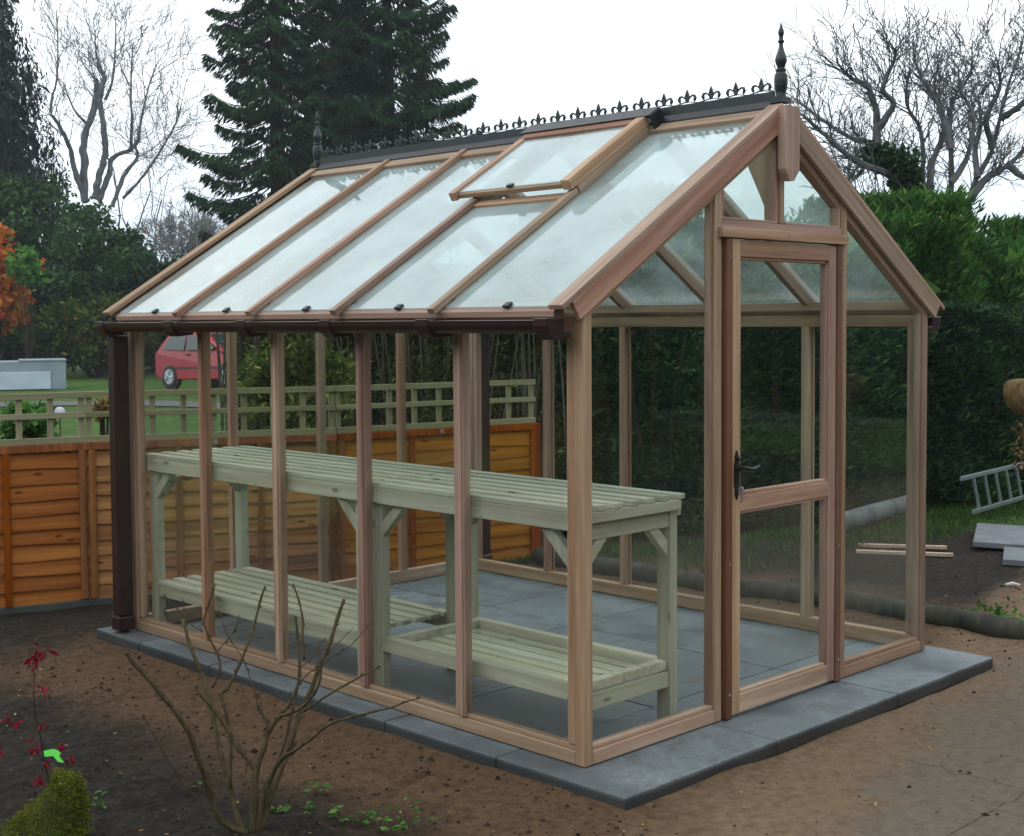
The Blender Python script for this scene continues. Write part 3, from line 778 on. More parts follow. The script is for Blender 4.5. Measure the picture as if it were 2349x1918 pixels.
# ------------------------------------------------------------------ staging benches
def bench(y0, y1, label, recessed):
    x0, x1, zt, zs = .070, .622, .915, .262
    r = empty('staging_bench', ((x0 + x1) / 2, (y0 + y1) / 2, 0), label, 'bench', 'slatted staging benches')
    wl = .045
    for x in (x0, x1 - wl):
        for y in (y0, y1 - .070):
            MB().box(x + .001, x + wl - .001, y + .001, y + .069, .0005, zt - .0215).build('leg', pine['z'], r, bevel=.003)
    # long rails and cross rails
    for x in (x0 - .0205, x1 + .0005):
        MB().box(x, x + .020, y0, y1, zt - .088, zt - .0215).build('top_rail', pine['y'], r, bevel=.003)
    for y in (y0 + .0705, y1 - .0905):
        MB().box(x0 + .0012, x1 - .0012, y, y + .020, zt - .088, zt - .022).build('cross_rail', pine['x'], r, bevel=.003)
    MB().box(x0 + .001, x1 - .001, y0 - .0205, y0 - .0005, zt - .062, zt - .022).build('cross_rail', pine['x'], r, bevel=.003)
    MB().box(x0 + .046, x1 - .046, y0 + .006, y0 + .026, zt - .128, zt - .066).build('cross_rail', pine['x'], r, bevel=.003)
    b = MB(); n = 7; tot = x1 - x0 + .042; sw = .048; gap = (tot - n * sw) / (n - 1)
    for k in range(n):
        xa = x0 - .021 + k * (sw + gap); b.box(xa, xa + sw, y0 - .021, y1 + .001, zt - .0212, zt)
    b.build('slatted_top', pine['y'], r, bevel=.003)
    # shelf
    b = MB()
    if recessed:
        b.box(x0 - .001, x0 + .043, y0 - .001 + .07, y1 - .07, zs - .06, zs); b.box(x1 - .043, x1 + .001, y0 + .07, y1 - .07, zs - .06, zs)
        b.box(x0 + .02, x1 - .045, y0 + .02, y0 + .062, zs - .035, zs + .002); b.box(x0 + .0432, x1 - .0432, y1 - .115, y1 - .073, zs - .035, zs - .001)
        b.box(x0 - .001, x0 + .02, y0 + .02, y0 + .07, zs - .05, zs)
        b.build('shelf_frame', pine['y'], r, bevel=.003)
        b = MB(); n = 6; inn = x1 - x0 - .09
        sw = .056; gap = (inn - n * sw) / (n + 1)
        for k in range(n):
            xa = x0 + .045 + gap + k * (sw + gap); b.box(xa, xa + sw, y0 + .064, y1 - .116, zs - .052, zs - .034)
        b.build('shelf_slats', pine['y'], r, bevel=.002)
        MB().box(x0 + .046, x1 - .046, y0 + .008, y0 + .030, zs - .100, zs - .040).build('cross_rail', pine['x'], r, bevel=.003)
    else:
        b.box(x0 + .002, x0 + .022, y0 + .07, y1 - .0705, zs - .080, zs - .0205); b.box(x1 - .022, x1 - .002, y0 + .07, y1 - .0705, zs - .080, zs - .0205)
        b.build('shelf_frame', pine['y'], r, bevel=.003)
        b = MB(); n = 7; sw = .055; gap = (x1 - x0 - n * sw) / (n - 1)
        for k in range(n):
            xa = x0 + k * (sw + gap); b.box(xa, xa + sw, y0 + .0705, y1 - .0705, zs - .020, zs)
        b.build('shelf_slats', pine['y'], r, bevel=.002)
    # angle braces
    for x in (x0 + .022, x1 - .022):
        for (ya, s_) in ((y0 + .069, 1), (y1 - .069, -1)):
            a = Vector((x, ya - s_ * .004, zt - .235)); c = Vector((x, ya + s_ * .150, zt - .085))
            pl = [(a.y, a.z), (a.y, a.z + .068), (c.y - s_ * .062, c.z), (c.y, c.z)]
            MB().prism(pl, 'x', x - .018, x + .018).build('brace', pine['z'], r, bevel=.003)
    for (x, s_) in ((x0 + .045, 1), (x1 - .045, -1)):
        a = (x, zt - .235); 
        for y in (y0 + .012, y1 - .048):
            MB().prism([(x, zt - .245), (x, zt - .180), (x + s_ * .055, zt - .128), (x + s_ * .115, zt - .128)], 'y', y, y + .034).build('brace', pine['x'], r, bevel=.003)
    return r
bench(.080, 1.285, 'slatted green pine staging bench nearest the glazed door', True)
bench(1.322, 3.115, 'longer slatted green pine staging bench at the back by the fence', False)

# ------------------------------------------------------------------ fence
FEN = [(.05, .2, .2)]
fm = wood('orange_lap_boards', (.11, .032, .002), (.34, .120, .008), (.54, .235, .024), 'x', knots=True, tint=.05, rough=.7, scale=.7)
fpost = wood('orange_fence_batten', (.10, .028, .003), (.24, .075, .007), (.38, .14, .016), 'z', tint=.08, rough=.7)
tre = {a: wood('trellis_' + a, (.16, .15, .075), (.255, .245, .135), (.35, .345, .20), a, tint=.06, rough=.75) for a in 'xz'}
for q_ in (fm, fpost): q_.node_tree.nodes['Principled BSDF'].inputs['Specular IOR Level'].default_value = .1
M_conc = plain('green_stained_concrete', (.055, .065, .055), .85, var=.35, scale=8)
def fence_panel(p0, p1, label, zt=.85, extra_post=False):
    p0, p1 = Vector((*p0, 0)), Vector((*p1, 0)); d = p1 - p0; ln = d.length; a = math.atan2(d.y, d.x)
    r = bpy.data.objects.new('fence_panel', None); C.objects.link(r); r.location = p0; r.rotation_euler = (0, 0, a); r.empty_display_size = .1
    tag(r, label, 'fence', 'orange fence panels with trellis')
    def bl(b, nm, mt, **kw):
        me_ = b.build(nm, mt, None, **kw); me_.parent = r; return me_   # local coordinates already
    # lapped boards: each a tilted slat with a wavy lower edge
    b = MB(); zb = zt - .965; n = 10; hh = (zt - .045 - zb) / n
    for k in range(n):
        z0 = zb + k * hh; m_ = 24
        top, bot = [], []
        ph = random.uniform(0, 6)
        for i in range(m_ + 1):
            x = ln * i / m_; wv = .006 * math.sin(x * 3.1 + ph) + .004 * math.sin(x * 9 + 2 * ph)
            bot.append((x, z0 - .012 + wv)); top.append((x, z0 + hh + .012))
        base = len(b.v)
        for (x, z) in bot: b.v += [(x, -.020, z), (x, -.006, z)]
        for (x, z) in top: b.v += [(x, -.004, z), (x, .006, z)]
        o2 = base + 2 * (m_ + 1)
        for i in range(m_):
            q = base + 2 * i; t_ = o2 + 2 * i
            b.f += [(q, q+2, t_+2, t_), (q+1, t_+1, t_+3, q+3), (q, q+1, q+3, q+2)]
    bl(b, 'lap_boards', fm)
    for x in (.012, ln * .34, ln * .67, ln - .052):
        bl(MB().box(x, x + .040, -.038, -.0205, zb, zt - .0455), 'batten', fpost, bevel=.003)
    bl(MB().box(0, ln, -.036, .022, zt - .045, zt), 'capping', fpost, bevel=.003)
    bl(MB().lathe((ln * .5, -.037, zt - .022), [(.016, -.003), (.018, .001)], 14, 'y'), 'fixing_disc', M_steel)
    bl(MB().box(-.03, ln + .03, -.03, .03, zb - .14, zb - .004), 'gravel_board', M_conc, bevel=.006)
    # trellis
    z0, z1 = zt + .001, zt + .315
    b = MB()
    for z, h in ((z0, .040), (z0 + .155, .034), (z1 - .038, .038)):
        b.box(.002, ln - .002, -.022, -.004, z, z + h)
    b2 = MB(); nv = 8
    for k in range(nv + 1):
        x = .003 + (ln - .046) * k / nv; b2.box(x, x + .036, -.003, .015, z0 + .0005, z1 - .002)
    tr_ = bl(b, 'trellis', tre['x'], bevel=.002)
    bl(b2, 'trellis_uprights', tre['z'], bevel=.002)
    bl(MB().box(-.045, -.001, -.015, .030, zb - .35, zt - .002), 'post', fpost, bevel=.003)
    if extra_post: bl(MB().box(ln + .001, ln + .045, -.015, .030, zb - .35, zt - .002), 'post', fpost, bevel=.003)
    return r
J = [(-.95, 5.02), (.501, 4.641), (1.921, 3.993), (3.452, 3.673)]
fence_panel(J[0], J[1], 'orange lap fence panel left of the brown downpipe, trellis above')
fence_panel(J[1], J[2], 'orange fence panel with trellis seen through the long glazed wall over the back bench')
fence_panel(J[2], J[3], 'orange fence panel ending beside the dark hedge behind the greenhouse back corner', extra_post=True)

# ------------------------------------------------------------------ vegetation builders
def leaf_cloud(blobs, n, size, wratio=.5, shell=.55, droop=0.0):
    """points filling a set of ellipsoids, denser towards their skins"""
    vol = np.array([b[3] * b[4] * b[5] for b in blobs]) ** .75; pr = vol / vol.sum()
    idx = rng.choice(len(blobs), n, p=pr); B = np.array(blobs)[idx]
    d = unit(rng.normal(size=(n, 3))); rr = rng.uniform(shell, 1.0, (n, 1)) ** .8 * (1 + .10 * rng.normal(size=(n, 1)))
    P = B[:, :3] + d * B[:, 3:6] * rr
    return leaves(P, size, wratio, droop)
def sub_blobs(c, r, n, rs):
    """small clumps over the surface of a big crown"""
    out = []
    for k in range(n):
        d = unit(rng.normal(size=3)); q = rng.uniform(.45, 1.0)
        s = rs * rng.uniform(.6, 1.4)
        out.append((c[0] + d[0] * r[0] * q, c[1] + d[1] * r[1] * q, c[2] + d[2] * r[2] * q, s, s, s * .7))
    return out
def grow(mb, p, d, ln, r, depth, maxd, spread=.55, up=.12, wander=.18, kids=(2, 4), nseg=4, tips=None, droop=0.0, minr=.004, shrink=.68):
    pts = [p.copy()]; rad = [r]; dd = d.copy()
    for k in range(nseg):
        dd = (dd + Vector(rng.normal(size=3)) * wander * .5 + Vector((0, 0, up - droop * depth))).normalized()
        p = p + dd * (ln / nseg); pts.append(p.copy()); rad.append(max(minr, r * (1 - .42 * (k + 1) / nseg)))
    mb.tube(pts, rad, 6 if r > .03 else (4 if r > .012 else 3), cap=False)
    if depth >= maxd:
        if tips is not None: tips.append(p.copy())
        return
    for k in range(int(rng.integers(kids[0], kids[1] + 1))):
        q = int(rng.integers(1, nseg + 1)) if k else nseg
        o = Vector(rng.normal(size=3)); o = (o - dd * o.dot(dd)).normalized()
        nd = (dd + o * rng.uniform(.5, 1.4) * spread).normalized()
        grow(mb, pts[q], nd, ln * rng.uniform(shrink - .12, shrink + .12), max(minr, rad[q] * rng.uniform(.5, .75)), depth + 1, maxd, spread, up, wander, kids, nseg, tips, droop, minr, shrink)

F_spruce = foliage('spruce_needles', [(0, (.008, .028, .014)), (.5, (.018, .056, .024)), (.9, (.034, .088, .030)), (1, (.06, .12, .035))], .12)
F_cyp = foliage('cypress_foliage', [(0, (.018, .030, .030)), (.6, (.034, .052, .050)), (1, (.06, .08, .078))], .12)  # greyer and bluer albedo, standing in for haze over the distance
F_holly = foliage('evergreen_foliage', [(0, (.018, .046, .022)), (.6, (.042, .098, .036)), (1, (.08, .16, .05))], .18)
F_hedge = foliage('hedge_foliage', [(0, (.012, .034, .020)), (.55, (.026, .068, .034)), (.92, (.050, .115, .042)), (1, (.12, .22, .05))], .3)
F_bright = foliage('bright_hedge_foliage', [(0, (.018, .060, .016)), (.5, (.050, .145, .028)), (.9, (.095, .22, .042)), (1, (.19, .31, .07))], .3)
F_varieg = foliage('variegated_leaves', [(0, (.03, .055, .012)), (.4, (.07, .12, .025)), (.8, (.17, .21, .04)), (1, (.36, .34, .09))], .3)
F_thick = foliage('thicket_leaves', [(0, (.03, .045, .018)), (.5, (.07, .085, .03)), (.85, (.13, .14, .045)), (1, (.28, .26, .06))], .3)
F_acer = foliage('orange_autumn_leaves', [(0, (.35, .07, .02)), (.4, (.50, .13, .025)), (.75, (.55, .22, .03)), (1, (.42, .30, .06))], .35)
F_yellow = foliage('yellow_green_leaves', [(0, (.014, .036, .012)), (.6, (.035, .08, .018)), (1, (.22, .20, .03))], .3)
F_red = foliage('crimson_leaves', [(0, (.13, .004, .012)), (.6, (.28, .008, .026)), (1, (.45, .03, .07))], .35, patch=3)
F_weed = foliage('weed_leaves', [(0, (.03, .10, .02)), (.6, (.07, .19, .035)), (1, (.16, .30, .07))], .3)
F_dry = foliage('fallen_leaves', [(0, (.06, .035, .02)), (.4, (.16, .09, .035)), (.8, (.28, .19, .06)), (1, (.38, .32, .16))], .2)
F_moss = foliage('moss_strands', [(0, (.03, .05, .006)), (.5, (.10, .13, .010)), (1, (.24, .25, .03))], .2, patch=14)
F_grass = foliage('grass_blades', [(0, (.016, .042, .010)), (.6, (.036, .085, .016)), (1, (.09, .15, .035))], .3)
F_ivy = foliage('ivy_leaves', [(0, (.010, .03, .012)), (.7, (.022, .06, .02)), (1, (.05, .11, .035))], .15)

# spruces ------------------------------------------------------------
def spruce(px, depth, label, rbase, seed, zmax=17.0, sx_=1.0):
    global rng
    rng = np.random.default_rng(seed)
    x, y = gxy(px, depth)
    r = empty('spruce_tree', (x, y, -.4), label, 'tree', 'tall dark spruces behind the roof')
    MB().tube([(x, y, -.4), (x + .05, y, 6), (x, y, 12), (x, y, zmax)], [.30, .24, .14, .03], 8).build('trunk', B_dark, r)
    segs = MB(); sp = []
    z = .8
    while z < zmax - .3:
        R_ = rbase * min(1.0, (zmax + 5.0 - z) / (zmax * .72)) * rng.uniform(.75, 1.12)
        nb_ = int(rng.integers(4, 7)); a0 = rng.uniform(0, 6.28)
        for k in range(nb_):
            a = a0 + 6.283 * k / nb_ + rng.normal() * .25; lr = R_ * rng.uniform(.55, 1.2)
            dx, dy = math.cos(a), math.sin(a); pts = []
            m_ = 9
            for i in range(m_ + 1):
                u = i / m_; pts.append((x + dx * lr * u, y + dy * lr * u, z - .62 * lr * .38 * math.sin(u * 2.6) + -.02 * lr * u ** 3))
            segs.tube(pts, [.035 * (1 - .8 * i / m_) for i in range(m_ + 1)], 3, cap=False)
            P = np.array(pts)
            n = int(300 * lr)
            u = rng.uniform(.10, 1.0, n) ** .75 * m_; i0 = np.minimum(u.astype(int), m_ - 1); fr = (u - i0)[:, None]
            Q = P[i0] * (1 - fr) + P[i0 + 1] * fr
            side = np.array([-dy, dx, 0.0]); sgn = rng.choice([-1, 1], (n, 1)); off = rng.uniform(0, 1, (n, 1)) * (.18 + .46 * np.sin(np.clip(u / m_, 0, 1) * 3.0))[:, None]
            Q = Q + side * sgn * off + np.array([0, 0, -1.0]) * off * .55
            ax = np.array([dx, dy, 0.0]) * .8 + side * sgn * .50 + np.array([0, 0, -1.05])
            Lf = leaves(Q, .22, .19, axis=ax)
            sp.append(Lf)
        z += rng.uniform(.30, .56)
    segs.build('limbs', B_dark, r, recalc=False)
    quads('crown', np.concatenate(sp), F_spruce, r)
    return r
spruce(640, 42, 'left of two tall dark spruces, ragged layered boughs against white sky', 2.45, 5)
spruce(895, 44, 'right of two tall dark spruces, dense boughs just above the roof cresting', 2.6, 9)
spruce(775, 49, 'third dark spruce standing behind the gap between the two nearer spruces', 1.9, 17)
rng = np.random.default_rng(21)

# cypress far left ---------------------------------------------------
x, y = gxy(-95, 48)
r = empty('cypress_tree', (x, y, -.4), 'broad dark cypress tinted blue for haze, filling the upper left edge', 'tree')
MB().tube([(x, y, -.4), (x, y, 9), (x, y, 17)], [.4, .3, .05], 8).build('trunk', B_dark, r)
bl_ = []
for k in range(420):
    z = rng.uniform(1.0, 17); rad = 4.15 * (1 - max(0, (z - 3.5)) / 20) * rng.uniform(.55, 1.0); a = rng.uniform(0, 6.283)
    bl_.append((x + rad * math.cos(a), y + rad * math.sin(a), z, .45, .45, 1.1))
quads('crown', leaf_cloud(bl_, 60000, .26, .22, .2, droop=2.2), F_cyp, r)
quads('inner_crown', leaf_cloud([(x, y, z_, 3.5 * (1 - max(0, (z_ - 3.5)) / 20), 3.5 * (1 - max(0, (z_ - 3.5)) / 20), .9) for z_ in np.linspace(1, 16, 22)], 9000, .7, .4, .3, droop=2.0), F_cyp, r)

# evergreen masses left ---------------------------------------------
def mass(name, label, px, depth, ytop, ybot, wpx, n, size, fol, group=None, nclump=70, deep=.8, cat='shrub', kinds=None, trunk=True, seed=None, wr=.5):
    global rng
    if seed: rng = np.random.default_rng(seed)
    x, y = gxy(px, depth); zt, zb = zat(ytop, depth), zat(ybot, depth); rx = wpx / 2 * depth / 3124.5
    r = empty(name, (x, y, min(zb, GZ - .1)), label, cat, group)
    c = (x, y, (zt + zb) / 2); rad = (rx * .86, rx * .86 * deep, (zt - zb) / 2 * .90)
    cs = sub_blobs(c, rad, nclump, min(rx, (zt - zb) / 2) * .30)
    cs.append((c[0], c[1], c[2], rad[0] * .8, rad[1] * .8, rad[2] * .8))
    tb = MB(); g0 = Vector((x, y, zb - .1 if zb < 0 else -.4))
    for k in range(7):
        q = cs[k * (len(cs) // 8)]
        mid = (Vector(q[:3]) + g0) / 2 + Vector((0, 0, .2))
        tb.tube([g0 + Vector(rng.normal(size=3)) * .05, mid, q[:3]], [max(.02, rx * .03), max(.015, rx * .02), .006], 5)
    tb.build('stems', B_dark, r)
    quads('crown', leaf_cloud(cs, n, size, wr, .25), fol, r)
    return r
mass('evergreen_tree', 'rounded dark evergreen behind the orange-leaved tree at the left edge', 60, 46, 355, 880, 330, 26000, .20, F_holly, 'dark evergreens left of the greenhouse', seed=31, cat='tree')
mass('evergreen_tree', 'rounded dark evergreen rising just left of the low end of the roof', 245, 45, 430, 880, 300, 24000, .20, F_holly, 'dark evergreens left of the greenhouse', seed=32, cat='tree')
mass('evergreen_tree', 'lower dark evergreen behind the red car', 430, 48, 570, 860, 330, 16000, .20, F_holly, 'dark evergreens left of the greenhouse', seed=33, cat='tree')
mass('yellowing_shrub', 'yellow-green shrub below the dark evergreens, left of the downpipe', 215, 42, 645, 850, 340, 11000, .17, F_yellow, None, seed=34)
mass('acer_tree', 'small tree with bright orange autumn leaves at the left edge', -20, 40.5, 465, 790, 235, 2600, .24, F_acer, None, seed=35, cat='tree', nclump=34, wr=.7)
mass('laurel_shrub', 'pale green laurel with orange tips between the autumn tree and the evergreen', 62, 39.5, 540, 640, 90, 260, .32, F_weed, None, seed=36, nclump=10)

# bare birch and far tree --------------------------------------------
def bare(name, label, px, depth, ybase, stems, matl, maxd, group=None, seed=1, twigmat=None, **kw):
    global rng
    rng = np.random.default_rng(seed)
    x, y = gxy(px, depth); z0 = zat(ybase, depth)
    r = empty(name, (x, y, z0), label, 'tree', group)
    mb = MB(); tips = []
    for (dx, dd, dz, ln, rad) in stems:
        d = (CROT @ Vector((dx, 0, 0)) + Vector((0, 0, dz)) + Vector((0, 0, 0))).normalized()
        p0 = Vector((x, y, z0)) + CROT @ Vector((dd, 0, 0))
        grow(mb, p0, d, ln, rad, 0, maxd, tips=tips, **kw)
    mb.build('branches', matl, r, recalc=False)
    return r, tips
def traced(name, label, depth, limbs, matl, conv, twig, seed, group=None, drift=.9, foot=None):
    """a tree whose main limbs follow given paths (own distance, own thickness) and carry grown side branches"""
    global rng
    rng = np.random.default_rng(seed)
    p0 = at(*conv(*limbs[0][2][0]), depth)
    r = empty(name, (p0.x, p0.y, -.4), label, 'tree', group)
    mb = MB()
    if foot: mb.tube([(p0.x, p0.y, -.4), (p0.x, p0.y, p0.z * .5), p0 + Vector((0, 0, .1))], [foot * 1.2, foot, foot], 8, cap=False)
    for li, (r0_, r1_, pts) in enumerate(limbs):
        n_ = len(pts); dd_ = drift * math.sin(li * 2.1 + 1)
        P = [at(*conv(*q), depth + dd_ * i / n_) for i, q in enumerate(pts)]; Q = []; rq = []
        for i in range(n_ - 1):
            a0, a1, a2, a3 = P[max(0, i-1)], P[i], P[i+1], P[min(n_-1, i+2)]
            for k in range(5):
                u = k / 5; ff = (i + u) / (n_ - 1)
                Q.append(.5 * ((2*a1) + (a2-a0)*u + (2*a0-5*a1+4*a2-a3)*u*u + (3*a1-a0-3*a2+a3)*u**3) + Vector(rng.normal(size=3)) * .12 * (r0_ + (r1_ - r0_) * ff)); rq.append((r0_ + (r1_ - r0_) * ff) * rng.uniform(.88, 1.15))
        Q.append(P[-1]); rq.append(r1_)
        mb.tube(Q, rq, 7)
        tl_, tr_, tn_, start, md = twig
        for i in range(int(len(Q) * start), len(Q)):
            for k in range(tn_):
                dd = (Q[min(i+1, len(Q)-1)] - Q[i-1]).normalized(); o = Vector(rng.normal(size=3)); o = (o - dd * o.dot(dd)).normalized()
                nd = (dd * rng.uniform(.3, 1.0) + o * .75 + Vector((0, 0, .25))).normalized()
                grow(mb, Q[i].copy(), nd, tl_ * rng.uniform(.4, 1.15), min(tr_, rq[i] * .6), 0, md, spread=.62, up=.05, wander=.26, kids=(2, 3) if tn_ == 1 and tr_ > .02 else (2, 3), nseg=3, minr=tr_ * .42, shrink=.72)
    mb.build('branches', matl, r, recalc=False)
    return r
zb1 = lambda x, y: (x / 2.48, y / 2.48)
traced('birch_tree', 'bare pale birch with heavy cut limbs, left of the spruces', 55, [
    (.17, .10, [(485, 1150), (480, 960), (478, 790), (530, 640), (555, 480), (540, 455)]),
    (.15, .09, [(540, 1130), (565, 1000), (598, 880), (590, 720), (570, 560), (592, 440), (562, 385)]),
    (.13, .06, [(490, 1150), (430, 980), (400, 850), (340, 720), (290, 650)]),
    (.13, .07, [(560, 1140), (620, 990), (640, 900), (740, 850), (792, 798)]),
    (.10, .05, [(640, 1180), (700, 1010), (780, 900), (770, 840)]),
    (.07, .02, [(600, 570), (640, 460), (655, 300), (660, 90)]),
    (.06, .02, [(568, 385), (545, 280), (540, 170)]),
    (.06, .02, [(285, 640), (300, 540), (320, 470), (330, 300), (322, 60)]),
    (.07, .02, [(745, 850), (750, 700), (745, 500), (755, 250)]),
    (.07, .02, [(790, 800), (800, 700), (850, 480), (900, 350)]),
    (.06, .02, [(490, 700), (420, 620), (360, 470)]),
    (.07, .02, [(700, 1130), (800, 1020), (900, 880), (1000, 700), (1030, 600)])], B_birch2, zb1, (1.5, .020, 1, .55, 3), 4)
bare('birch_tree', 'thin bare birch with fine drooping twigs beside the cut birch', 330, 60, 780,
     [(-.12, 0, 1, 5.2, .10), (.20, .3, 1, 4.8, .09), (.55, .3, 1, 4.2, .08)], B_birch2, 5,
     seed=8, spread=.50, up=.07, wander=.3, kids=(2, 4), minr=.008, nseg=4, droop=.025, shrink=.72)
bare('far_tree', 'small hazy bare tree on the skyline beside the spruce', 420, 110, 640,
     [(0, 0, 1, 2.6, .16), (.3, 0, 1, 2.4, .13), (-.3, 0, 1, 2.4, .13), (.6, 0, 1, 2, .1), (-.6, 0, 1, 2, .1)], B_grey, 5, seed=14, spread=.75, up=.05, wander=.25, kids=(3, 4), minr=.018, nseg=3, shrink=.72)

# bare trees above the hedge right -------------------------------------
z3 = lambda x, y: (1500 + x / 2.346, y / 2.346)
TW = (.42, .010, 2, .25, 2)
GR = 'bare trees over the hedge'
traced('bare_tree', 'bare spreading tree right of the near finial, ivy on its trunk', 17.2, [
    (.052, .018, [(1520, 1330), (1490, 1200), (1380, 1000), (1290, 900), (1200, 780), (1060, 740), (900, 640), (770, 540)]),
    (.055, .012, [(1200, 780), (1195, 620), (1150, 470), (1060, 420), (985, 335)]),
    (.06, .015, [(1380, 1000), (1240, 930), (1100, 870), (1000, 800), (880, 690), (800, 620)]),
    (.05, .012, [(1290, 900), (1180, 850), (1080, 960), (1040, 900)]),
    (.045, .010, [(1450, 1120), (1300, 1120), (1200, 1080), (1110, 1060)]),
    (.05, .012, [(1200, 700), (1290, 560), (1230, 480), (1290, 330), (1300, 260)])], B_tree, z3, TW, 41, GR, foot=.09)
traced('bare_tree', 'bare many-stemmed tree over the middle of the right-hand hedge', 17.6, [
    (.050, .008, [(1590, 1330), (1592, 1220), (1600, 900), (1595, 640), (1620, 520), (1700, 400), (1712, 240)]),
    (.055, .012, [(1598, 800), (1560, 640), (1520, 540), (1440, 420), (1395, 300)]),
    (.050, .010, [(1540, 1330), (1500, 1150), (1450, 1040), (1440, 720), (1360, 560), (1375, 370)]),
    (.05, .012, [(1480, 1020), (1500, 860), (1560, 700), (1510, 480), (1530, 360)]),
    (.045, .010, [(1600, 980), (1680, 860), (1720, 640), (1650, 480), (1640, 360)])], B_tree, z3, TW, 42, GR, foot=.09)
traced('bare_tree', 'tall bare tree leaning right over the right-hand hedge', 18.2, [
    (.052, .008, [(1640, 1330), (1680, 1190), (1720, 1000), (1820, 800), (1890, 520), (1960, 300), (1992, 180)]),
    (.050, .011, [(1700, 1080), (1790, 960), (1850, 930), (1960, 840), (2060, 700), (2120, 500)]),
    (.05, .012, [(1820, 800), (1790, 640), (1860, 480), (1850, 330)]),
    (.05, .012, [(1740, 960), (1730, 800), (1760, 660), (1745, 520)]),
    (.05, .012, [(1900, 880), (2000, 960), (2090, 940), (2180, 860)]),
    (.05, .012, [(1860, 640), (1980, 560), (2080, 380), (2130, 240)])], B_tree, z3, TW, 43, GR, foot=.09)
rng = np.random.default_rng(47)
P_ = [at(*z3(a_, b_), 17.2) for a_, b_ in ((1500, 1250), (1440, 1120), (1380, 1010), (1310, 930), (1260, 860))]
iv = [(q.x + rng.normal() * .10, q.y + rng.normal() * .10, q.z + rng.normal() * .06, .20, .20, .20) for q in P_ for _ in range(3)]
e_ = empty('ivy', (P_[0].x, P_[0].y, -.1), 'dark ivy clump climbing the trunk of the bare tree right of the finial', 'ivy')
MB().tube([(P_[0].x, P_[0].y, -.1), tuple(P_[0]), tuple(P_[2]), tuple(P_[4])], [.02, .02, .015, .006], 5).build('stem', B_dark, e_)
quads('leaves', leaf_cloud(iv, 3600, .07, .8, .3), F_ivy, e_)

